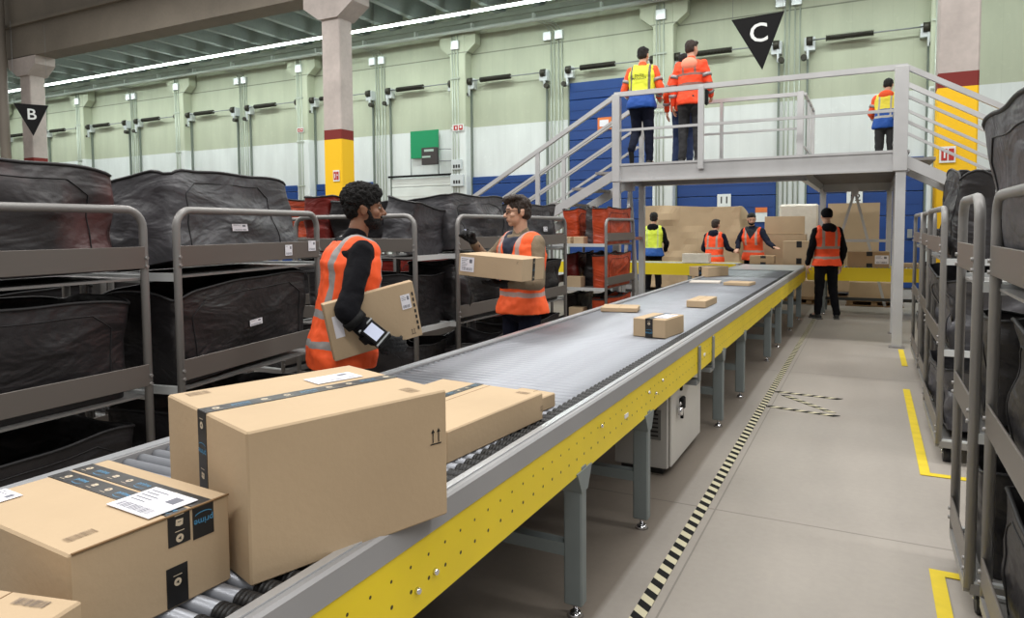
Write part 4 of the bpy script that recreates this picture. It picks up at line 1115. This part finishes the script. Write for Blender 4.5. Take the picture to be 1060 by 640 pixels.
        mb = MB(); mb.ell(H((0, -.018, .047)), (.083, .096, .086), 0, 20, 14, HM); mb.ell(H((0, -.048, -.004)), (.080, .062, .070), 0, 16, 10, HM)
        mb.ell(H((.012, .058, .094)), (.062, .048, .034), 0, 14, 8, HM); mb.ell(H((-.02, .02, .105)), (.06, .07, .034), 0, 14, 8, HM)
        for s in (-1, 1): mb.ell(H((.078*s, .012, .01)), (.007, .012, .03), 0, 8, 6, HM)
        remesh(mb, 'hair', hair_m, t, .006, 1, .4, .008, 34)
    if beanie:
        mb = MB(); mb.ell(H((0, -.016, .052)), (.088, .103, .088), 0, 20, 14, HM); mb.ell(H((0, -.03, .02)), (.086, .085, .06), 0, 16, 10, HM); remesh(mb, 'beanie', cloth_k, t, .01, 2)
    if hood:
        mb = MB(); mb.ell(ps.up((0, -.095, 1.45)), (.115, .075, .085), 0, 18, 10); mb.ell(ps.up((0, -.02, 1.47)), (.095, .09, .045), 0, 18, 10); remesh(mb, 'hood', top_m, t, .011, 3, .5, .012, 14)
    if beard:
        mb = MB(); mb.ell(H((0, .024, -.066)), (.061, .064, .044), 0, 18, 10, HM); mb.ell(H((0, .052, -.090)), (.030, .030, .022), 0, 12, 8, HM)
        for s in (-1, 1): cap(mb, H((.066*s, .012, -.01)), H((.056*s, .03, -.055)), .008, .013, 8)
        remesh(mb, 'beard', hair_m, t, .006, 1, .4, .004, 60)
        mb = MB(); cap(mb, H((-.024, .083, -.046)), H((.024, .083, -.046)), .006, .006, 8); mb.build('moustache', hair_m, t)
    # ---- clothes
    c = MB(); c.rings(torso_rings(ps, .012 if top == 'shirt' else .020, hem, 1.47, -.01, 24, .01), 0, True)
    slv = .010 if top == 'shirt' else .016
    for k, (el, wr, dr, pn, cu) in arms.items():
        el = V(el); wr = V(wr); e = wr-(wr-el).normalized()*.015; cap(c, sh[k], el, .052+slv, .040+slv); cap(c, el, e, .040+slv, .028+slv*.8)
        c.ell(ps.up((.12 if k == 'R' else -.12, -.01, 1.425)), (.070, .060, .040), 0, 12, 8)
    mb2 = c; cap(c, ps.up((0, -.012, 1.45)), ps.up((0, -.008, 1.49)), .066, .064)
    remesh(c, 'shirt' if top == 'shirt' else 'jacket', top_m, t, vox, 2, .5, .008 if top == 'shirt' else .012, 9, loc[0])
    c = MB(); c.ell(V((0, 0, .93)), (.182, .142, .15), 0, 20, 12)
    for k, (kn, an, td) in legs.items():
        kn = V(kn); an = V(an); cap(c, hips[k]+V((0, 0, .02)), kn, .098, .072); cap(c, kn, an+V((0, 0, .01)), .068, .056)
    remesh(c, 'trousers', trousers_m, t, vox, 3, .5, .012, 8, loc[1])
    for k, (kn, an, td) in legs.items():
        an = V(an); d = V(td); d = d.normalized(); mb = MB(); low = min(.05, an.z-.02) if d.z > -.3 else 0
        f = an-V((0, 0, an.z-.04)) if abs(d.z) < .3 and an.z < .13 else an+d*.05
        cap(mb, f-d*.05, f+d*.03, .038, .040, 12); cap(mb, f+d*.03, f+d*.16, .040, .033, 12); mb.ell(f+V((0, 0, .035)), (.04, .045, .04), 0, 12, 8)
        cap(mb, an+V((0, 0, .02)), f, .045, .042, 12); o = remesh(mb, 'shoe', shoes_m, t, .012, 2)
        if abs(d.z) < .3 and an.z < .13:
            q = MB(); x = V((d.y, -d.x, 0)); M = Matrix((x, d, V((0, 0, 1)))).transposed(); q.box(V((f.x, f.y, .012))+d*.05, (.085, .27, .022), 0, M, .008); q.build('sole', mat('sole_grey', (96, 94, 90), .7), o)
    if gloves:
        for k, (el, wr, dr, pn, cu) in arms.items():
            mb = MB(); wr = V(wr); hand(mb, wr, dr, pn, 1 if k == 'L' else -1, cu, .0035); cap(mb, wr-(wr-V(el)).normalized()*.05, wr+V(dr).normalized()*.02, .034, .034, 12)
            remesh(mb, 'glove', glovek, t, .0045, 2, .4, .0015, 40)
    if vest:
        # vest = (material, hem z, shoulder narrowing)
        vm, vz, vs = vest; mb = MB(); rs = torso_rings(ps, .034, vz, 1.455, vs, 32, .03); mb.rings(rs, 0, True)
        for s in (-1, 1): mb.ell(ps.up((.102*s, -.012, 1.405)), (.086, .112, .094), 0, 16, 10, Matrix.Rotation(ps.twist, 3, 'Z'))
        remesh(mb, 'hi_vis_vest', vm, t, vox*.8, 1, .4, .012, 8, loc[0]+3)
    if extras: extras(t, ps, H, HM, sh)
    return t
def vest_mat(name, bands, sx=(.085, .125), zs=1.0, col=(255, 92, 40), rc=(150, 146, 144), neck=None, neckc=(24, 26, 40), ps=None, lower=None, front=None):
    m = mat(name, col, .7, 0); n = NT(m); x, y, z = n.coord(); f = None
    w = n.noise(7, 3)
    xx = n.op('ABSOLUTE', n.op('ADD', x, n.rng(w, .3, .7, -.006, .006))); zz = n.op('ADD', z, n.rng(w, .3, .7, -.008, .008))
    for a, b in bands:
        q = n.band(zz, a, b); f = q if f is None else n.op('MAXIMUM', f, q)
    q = n.op('MULTIPLY', n.band(xx, *sx), n.op('GREATER_THAN', zz, zs)); f = n.op('MAXIMUM', f, q)
    c = srgb(col)
    if lower: c = n.mix(n.op('LESS_THAN', zz, lower[0]), c, srgb(lower[1]))
    c = n.mix(f, c, srgb(rc))
    if neck:      # open v at the front shows the shirt beneath
        k = n.op('MULTIPLY', n.op('LESS_THAN', xx, n.op('MULTIPLY', n.op('SUBTRACT', z, neck[0]), neck[1])), n.op('GREATER_THAN', y, .0)); c = n.mix(k, c, srgb(neckc))
    if front:
        k = n.op('MULTIPLY', n.op('LESS_THAN', xx, front), n.op('GREATER_THAN', y, .03)); c = n.mix(k, c, srgb(neckc))
    n.base(n.mulcol(c, n.rng(n.noise(11, 3), .3, .7, .93, 1.05))); n.bump(w, .4, .03); return m
STAND = {'R': ((.10, .02, .49), (.115, -.02, .09), (.15, 1, 0)), 'L': ((-.10, .02, .49), (-.115, -.02, .09), (-.15, 1, 0))}
def band_ring(parent, a, b, f, r, w, m, name='reflective_band'):
    a = V(a); b = V(b); d = (b-a).normalized(); c = a.lerp(b, f)
    mb = MB(); mb.cyl(c-d*w/2, c+d*w/2, r, None, 18); mb.build(name, m, parent)

# ---- worker 1: curly hair, flat carton under the right arm, scanner on the forearm
v1 = vest_mat('vest_worker_back', [(.915, .955), (1.065, 1.105)], (.088, .135), 1.10, col=(255, 96, 42))
F1 = 56
def ex1(t, ps, H, HM, sh):
    # forearm scanner
    el = V((.290, -.045, 1.115)); wr = V((.305, .10, .965)); d = (wr-el).normalized(); c = el.lerp(wr, .80)+V((.050, 0, .022))
    n = V((.85, -.30, .42)).normalized(); d2 = (d-n*d.dot(n)).normalized(); x = d2.cross(n); M = Matrix((x, d2, n)).transposed()
    o = MB().box(c, (.086, .155, .022), 0, M, .006).build('arm_scanner', blk, t)
    MB().box(c+n*.0118, (.060, .080, .002), 0, M).build('screen', screen, o)
    mb = MB()
    for q in (-.055, .058): mb.box(c+d2*q+n*.002, (.092, .008, .024), 0, M)
    mb.build('clip', steel, o)
    mb = MB()
    for q in (.25, .75): p = el.lerp(wr, q); mb.cyl(p-d*.02, p+d*.02, .063-q*.012, None, 16)
    mb.build('strap', blk, t)
human('worker with black curly hair and orange vest, flat box under right arm', (-2.44, 2.79, 0), F1, Pose(10, 0, 0),
      {'R': ((.290, -.045, 1.115), (.305, .10, .965), (.15, .95, -.25), (-1, .1, .25), .55), 'L': ((-.25, -.02, 1.12), (-.22, .16, .98), (.3, 1, -.2), (1, 0, 0), .6)},
      STAND, None, .985, .0085, 'jacket', cloth_k, cloth_k, skin1, 'curly', hairc, (v1, .80, .03), gloves=True, beard=True, headrot=-14, nod=0, extras=ex1)
# his flat carton, on edge between arm and hip
def on_person(loc, face, S, p):
    a = R(face-90); p = V(p)*S; return (loc[0]+p.x*math.cos(a)-p.y*math.sin(a), loc[1]+p.x*math.sin(a)+p.y*math.cos(a), loc[2]+p.z)
P1 = (-2.44, 2.79, 0)
t = thing('flat_carton', 'flat cardboard box held on edge under the curly haired worker\'s arm', 'cardboard box', on_person(P1, F1, .985, (.236, .105, 1.065)), 0)
t.rotation_euler = Euler((R(12), R(4), R(F1-90)), 'XYZ')
MB().box((0, 0, 0), (.045, .46, .29), 0, None, .003).build('body', card, t)
label_sheet(t, (.0235, .175, .05), (0, 1, 0), (0, 0, 1), .05, .075, 3, True); MB().box((.0232, -.18, .02), (.001, .045, .11), 0).build('label', paper, t)
mb = MB()
for k in range(7): mb.add([(.0236, .210, .09-k*.03), (.0236, .220, .09-k*.03), (.0236, .220, .072-k*.03), (.0236, .210, .072-k*.03)], [(0, 1, 2, 3)])
mb.build('print', ink, t); arrows(t, (.0235, .185, -.11), (0, 1, 0), (0, 0, 1), .022)
MB().b2((-.002, -.2305, -.14), (.002, -.2295, .14)).build('flap_seam', card_edge, t)

# ---- worker 2: glasses, long carton on the left forearm, right glove raised
v2 = vest_mat('vest_worker_front', [(1.0, 1.035)], (.075, .118), 1.12, col=(255, 100, 44), rc=(176, 150, 142), neck=(1.20, .34), neckc=(24, 30, 52))
F2 = 248; P2 = (-2.35, 4.74, 0)
def ex2(t, ps, H, HM, sh):
    mb = MB()
    for s in (-1, 1):
        pts = [H((.032*s+.021*math.cos(a)*(1), .092, .002+.015*math.sin(a))) for a in [2*PI*k/16 for k in range(16)]]
        mb.tube(pts, .0022, 6, 0, True); mb.tube([H((.053*s, .090, .006)), H((.079*s, .03, .010)), H((.081*s, -.02, .006))], .0022, 6)
    mb.tube([H((-.012, .094, .006)), H((0, .098, .008)), H((.012, .094, .006))], .002, 6); mb.build('glasses', blk, t)
    mb = MB(); p = V((.225, .345, 1.475)); mb.box(p+V((0, .02, .03)), (.05, .03, .03), 0, None, .006); mb.build('ring_scanner', blk, t)
    mb = MB(); mb.box(p+V((-.01, .037, .035)), (.018, .008, .012)); mb.build('scanner_window', screen, t)
human('worker with dark glasses and orange vest, long box on left forearm', P2, F2, Pose(2, 4, 0),
      {'R': ((.32, .08, 1.26), (.225, .30, 1.41), (-.05, .35, .9), (-.2, .9, -.3), 1.5), 'L': ((-.27, .08, 1.11), (-.20, .34, 1.118), (.25, .95, 0), (0, 0, 1), .2)},
      STAND, None, .985, .0085, 'shirt', cloth_t, cloth_n, skin2, 'sidepart', hairb, (v2, .87, .03), gloves=True, headrot=-24, nod=3, extras=ex2)
t = thing('long_carton', 'long cardboard box carried by the worker wearing glasses', 'cardboard box', (-2.27, 4.26, 1.235), 0)
t.rotation_euler = Euler((R(0), R(-4), R(178)), 'XYZ')
MB().box((0, 0, 0), (.50, .32, .15), 0, None, .003).build('body', card, t)
label_sheet(t, (.18, .1615, .005), (-1, 0, 0), (0, 0, 1), .11, .10, 6)
tape_run(t, (-.2505, .0, .076), (-.2505, .0, -.076), (-1, 0, 0), .035, .05, .03, flip=-1, text_across=True)
arrows(t, (-.21, .1605, .05), (-1, 0, 0), (0, 0, 1), .012)

# ---- platform group -------------------------------------------------------
DZ0 = 2.40
jk = vest_mat('duty_jacket_orange', [(1.09, 1.135), (1.26, 1.30)], (.10, .13), 1.26, col=(255, 88, 36), rc=(138, 120, 112))
def duty(t, ps, H, HM, sh):
    o = [c for c in t.children if c.name.startswith('hi_vis_vest')][0]
    mb = MB(); a = ps.up((0, -.178, 1.285)); b = ps.up((0, -.176, 1.24))
    put_text(mb, 'DUTY', a, (1, 0, 0), (0, -.02, 1), .052); put_text(mb, 'MANAGER', b, (1, 0, 0), (0, -.02, 1), .046); mb.build('lettering', ink, o)
yv = vest_mat('duty_vest_yellow', [(1.03, 1.06)], (.115, .150), 1.03, col=(226, 232, 60), rc=(108, 106, 96), lower=(1.03, (14, 74, 158)))
jo = vest_mat('jacket_orange_bands', [(1.10, 1.14), (1.24, 1.275)], (.07, .10), 1.24, col=(255, 78, 34), rc=(150, 106, 96))
jo2 = vest_mat('jacket_orange_b', [(1.0, 1.0)], (.5, .6), 2, col=(255, 84, 34))
jy = vest_mat('vest_yellow_blue', [(1.02, 1.05)], (.095, .12), 1.02, col=(228, 226, 66), rc=(160, 156, 150), lower=(1.16, (14, 74, 158)))
WALKK = {'R': ((.10, .04, .49), (.11, .02, .09), (.1, 1, 0)), 'L': ((-.10, .06, .50), (-.12, -.22, .22), (-.1, .35, -.94))}
def sleeves(arms, fs=((0, .55), (1, .5)), m=refl):
    def f(t, ps, H, HM, sh):
        for k, a in arms.items():
            for seg, q in fs:
                p = (sh[k], V(a[0])) if seg == 0 else (V(a[0]), V(a[1])); band_ring(t, p[0], p[1], q, (.072 if seg == 0 else .057)+.004, .045, m)
    return f
a1 = {'R': ((.27, .03, 1.12), (.20, .24, 1.03), (-.1, 1, 0), (0, 0, -1), .8), 'L': ((-.27, .03, 1.12), (-.20, .24, 1.03), (.1, 1, 0), (0, 0, -1), .8)}
def e1(t, *a): duty(t, *a); sleeves(a1)(t, *a)
human('person in orange jacket and yellow duty manager vest, back turned', (-3.03, 10.12, DZ0), 92, Pose(7), a1, {'R': ((.10, .04, .49), (.12, .0, .09), (.1, 1, 0)), 'L': ((-.09, .06, .50), (-.10, -.20, .22), (-.05, .40, -.90))}, None, 1.0, .011, 'jacket', cloth_o, cloth_n, skin2, 'short', hairm, (yv, .84, .03), hem=.86, extras=e1, headrot=-12)
a2 = {'R': ((.25, .03, 1.12), (.24, .20, .98), (0, 1, -.3), (-1, 0, 0), .6), 'L': ((-.26, -.01, 1.12), (-.26, .04, .86), (0, .1, -1), (1, 0, 0), .4)}
def e2(t, ps, H, HM, sh):
    sleeves(a2)(t, ps, H, HM, sh)
    mb = MB(); mb.ell(ps.up((0, -.115, 1.40)), (.12, .055, .095), 0, 18, 10); remesh(mb, 'hood', mat('hood_pale_orange', (255, 150, 120), .6), t, .011, 2)
    mb = MB(); mb.box((.225, -.02, .93), (.05, .13, .22), 0, None, .02); mb.build('shoulder_pouch', blk, t)
human('person in orange banded jacket with pale hood, right of duty vest', (-2.32, 10.16, DZ0), 88, Pose(3), a2, STAND, None, 1.0, .011, 'jacket', jo, cloth_g, skin2, 'short', hairb, None, hem=.84, extras=e2, headrot=-30)
a3 = {'R': ((.24, .0, 1.12), (.24, .05, .86), (0, .1, -1), (-1, 0, 0), .4), 'L': ((-.27, -.03, 1.13), (-.30, .08, .90), (0, .2, -1), (1, 0, 0), .4)}
human('person in jeans and orange jacket hidden behind the banded jacket', (-2.50, 10.48, DZ0), 84, Pose(2), a3, STAND, None, .94, .012, 'jacket', cloth_o, cloth_j, skin2, 'short', hairm, None, hem=.86, extras=sleeves(a3))
a4 = {'R': ((.26, .02, 1.11), (.24, .10, .86), (0, .2, -1), (-1, 0, 0), .4), 'L': ((-.26, .06, 1.13), (-.20, .26, 1.0), (0, 1, 0), (0, 0, -1), .5)}
def e4(t, ps, H, HM, sh):
    sleeves(a4)(t, ps, H, HM, sh); mb = MB(); mb.ell(ps.up((0, -.11, 1.42)), (.13, .06, .09), 0, 18, 10); remesh(mb, 'hood', cloth_o, t, .011, 2)
human('lone person in orange and blue jacket at right end of platform', (.215, 14.15, DZ0), 78, Pose(12), a4, STAND, None, .98, .012, 'jacket', cloth_o, cloth_g, skin2, 'short', hairm, (vest_mat('tabard_half', [(1.01, 1.05)], (.08, .11), 1.05, col=(236, 218, 70), rc=(170, 166, 160), lower=(1.17, (14, 74, 158))), .83, .04), hem=.86, extras=e4, nod=20)

# ---- workers at the cross conveyor ----------------------------------------
vo = vest_mat('vest_far_back', [(.97, 1.01), (1.13, 1.17)], (.075, .115), 1.13, col=(255, 84, 34), rc=(168, 150, 138))
vy = vest_mat('vest_far_yellow', [(1.04, 1.06)], (.09, .12), 1.04, col=(214, 232, 70), rc=(196, 210, 130), lower=(1.04, (28, 82, 160)))
ab = {'R': ((.25, .08, 1.13), (.20, .30, .98), (-.2, 1, 0), (0, 0, -1), .5), 'L': ((-.25, .08, 1.13), (-.18, .30, .98), (.2, 1, 0), (0, 0, -1), .5)}
human('worker in yellow and blue vest seen through the platform legs', (-3.98, 14.15, 0), 96, Pose(4), ab, STAND, None, 1.02, .012, 'jacket', cloth_k, cloth_k, skin2, 'short', hairm, (vy, .88, .035), hood=True)
ac = {'R': ((.26, .10, 1.15), (.30, .34, 1.08), (.2, 1, 0), (0, 0, -1), .5), 'L': ((-.25, .05, 1.13), (-.15, .28, .98), (.2, 1, 0), (0, 0, -1), .5)}
human('worker in orange vest with navy hood, back turned beside white box', (-2.72, 14.0, 0), 78, Pose(6), ac, STAND, None, .93, .012, 'jacket', cloth_n, cloth_k, skin2, 'short', hairb, (vo, .80, .035), hood=True, headrot=-10)
ad = {'R': ((.27, .10, 1.18), (.20, .36, 1.05), (-.1, 1, -.2), (0, 0, -1), .5), 'L': ((-.34, .22, 1.18), (-.50, .42, 1.10), (-.7, .6, -.1), (0, 0, -1), .3)}
vf = vest_mat('vest_far_front', [(.98, 1.02)], (.08, .12), 1.12, col=(255, 88, 40), rc=(190, 160, 148), neck=(1.24, .6), neckc=(22, 24, 34))
human('worker in orange vest leaning over the boxes, facing us', (-2.05, 14.5, 0), 262, Pose(10), ad, STAND, None, 1.0, .012, 'jacket', cloth_n, cloth_k, skin2, 'short', hairm, (vf, .82, .035), headrot=22, nod=18, beard=True)
ae = {'R': ((.25, -.02, 1.12), (.25, .08, .88), (0, .15, -1), (-1, 0, 0), .4), 'L': ((-.25, -.02, 1.12), (-.26, .10, .88), (0, .15, -1), (1, 0, 0), .4)}
human('worker in black with orange vest standing in the aisle', (-.60, 12.15, 0), 112, Pose(2), ae, {'R': ((.11, .03, .49), (.16, -.02, .09), (.3, 1, 0)), 'L': ((-.10, .03, .49), (-.12, .02, .09), (-.3, 1, 0))}, None, 1.0, .011, 'jacket', cloth_k, cloth_k, skin2, None, hairm, (vo, .86, .035), beanie=True, hood=True)
# ================================================================ light and camera
def area(name, loc, sx, sy, power, col=(1, .985, .955), rot=(0, 0, 0)):
    l = bpy.data.lights.new(name, 'AREA'); l.shape = 'RECTANGLE'; l.size = sx; l.size_y = sy; l.energy = power; l.color = col
    o = bpy.data.objects.new(name, l); COL.objects.link(o); o.location = loc; o.rotation_euler = rot; return o
area('ceiling_lamp_row', (-6, -1.5, 7.4), 24, .5, 900)
area('ceiling_lamp_row', (-6, 3.6, 7.4), 24, .5, 1000)
area('ceiling_lamp_row', (-6, 8.8, 7.4), 24, .5, 900)
area('roof_tube_row', (-16, 16.6, 7.3), 40, .4, 950, (.93, 1, .96))
area('roof_tube_row', (-16, 14.0, 7.3), 40, .4, 700, (.93, 1, .96))
w = bpy.data.worlds.new('hall_air'); sc.world = w; w.use_nodes = True
w.node_tree.nodes['Background'].inputs[0].default_value = (1, .98, .95, 1); w.node_tree.nodes['Background'].inputs[1].default_value = .36

F_, PPX, PPY, YAW, PITCH, ROLL, CH_ = 720., 530., 277., R(27.2), R(3.26), R(.45), 1.5
fw = V((-math.sin(YAW)*math.cos(PITCH), math.cos(YAW)*math.cos(PITCH), -math.sin(PITCH)))
r0 = V((math.cos(YAW), math.sin(YAW), 0)); u0 = r0.cross(fw)
rr = r0*math.cos(ROLL)-u0*math.sin(ROLL); uu = u0*math.cos(ROLL)+r0*math.sin(ROLL)
cd = bpy.data.cameras.new('camera'); cam = bpy.data.objects.new('camera', cd); COL.objects.link(cam)
M = Matrix((rr, uu, -fw)).transposed().to_4x4(); M.translation = V((0, 0, CH_)); cam.matrix_world = M
cd.sensor_width = 36; cd.sensor_fit = 'HORIZONTAL'; cd.lens = F_/1060*36; cd.shift_y = -(320-PPY)/1060; cd.clip_start = .05; cd.clip_end = 200
sc.camera = cam
sc.view_settings.view_transform = 'Standard'; sc.view_settings.look = 'None'; sc.view_settings.gamma = 1; sc.view_settings.use_curve_mapping = False
sc.view_settings.exposure = -0.05
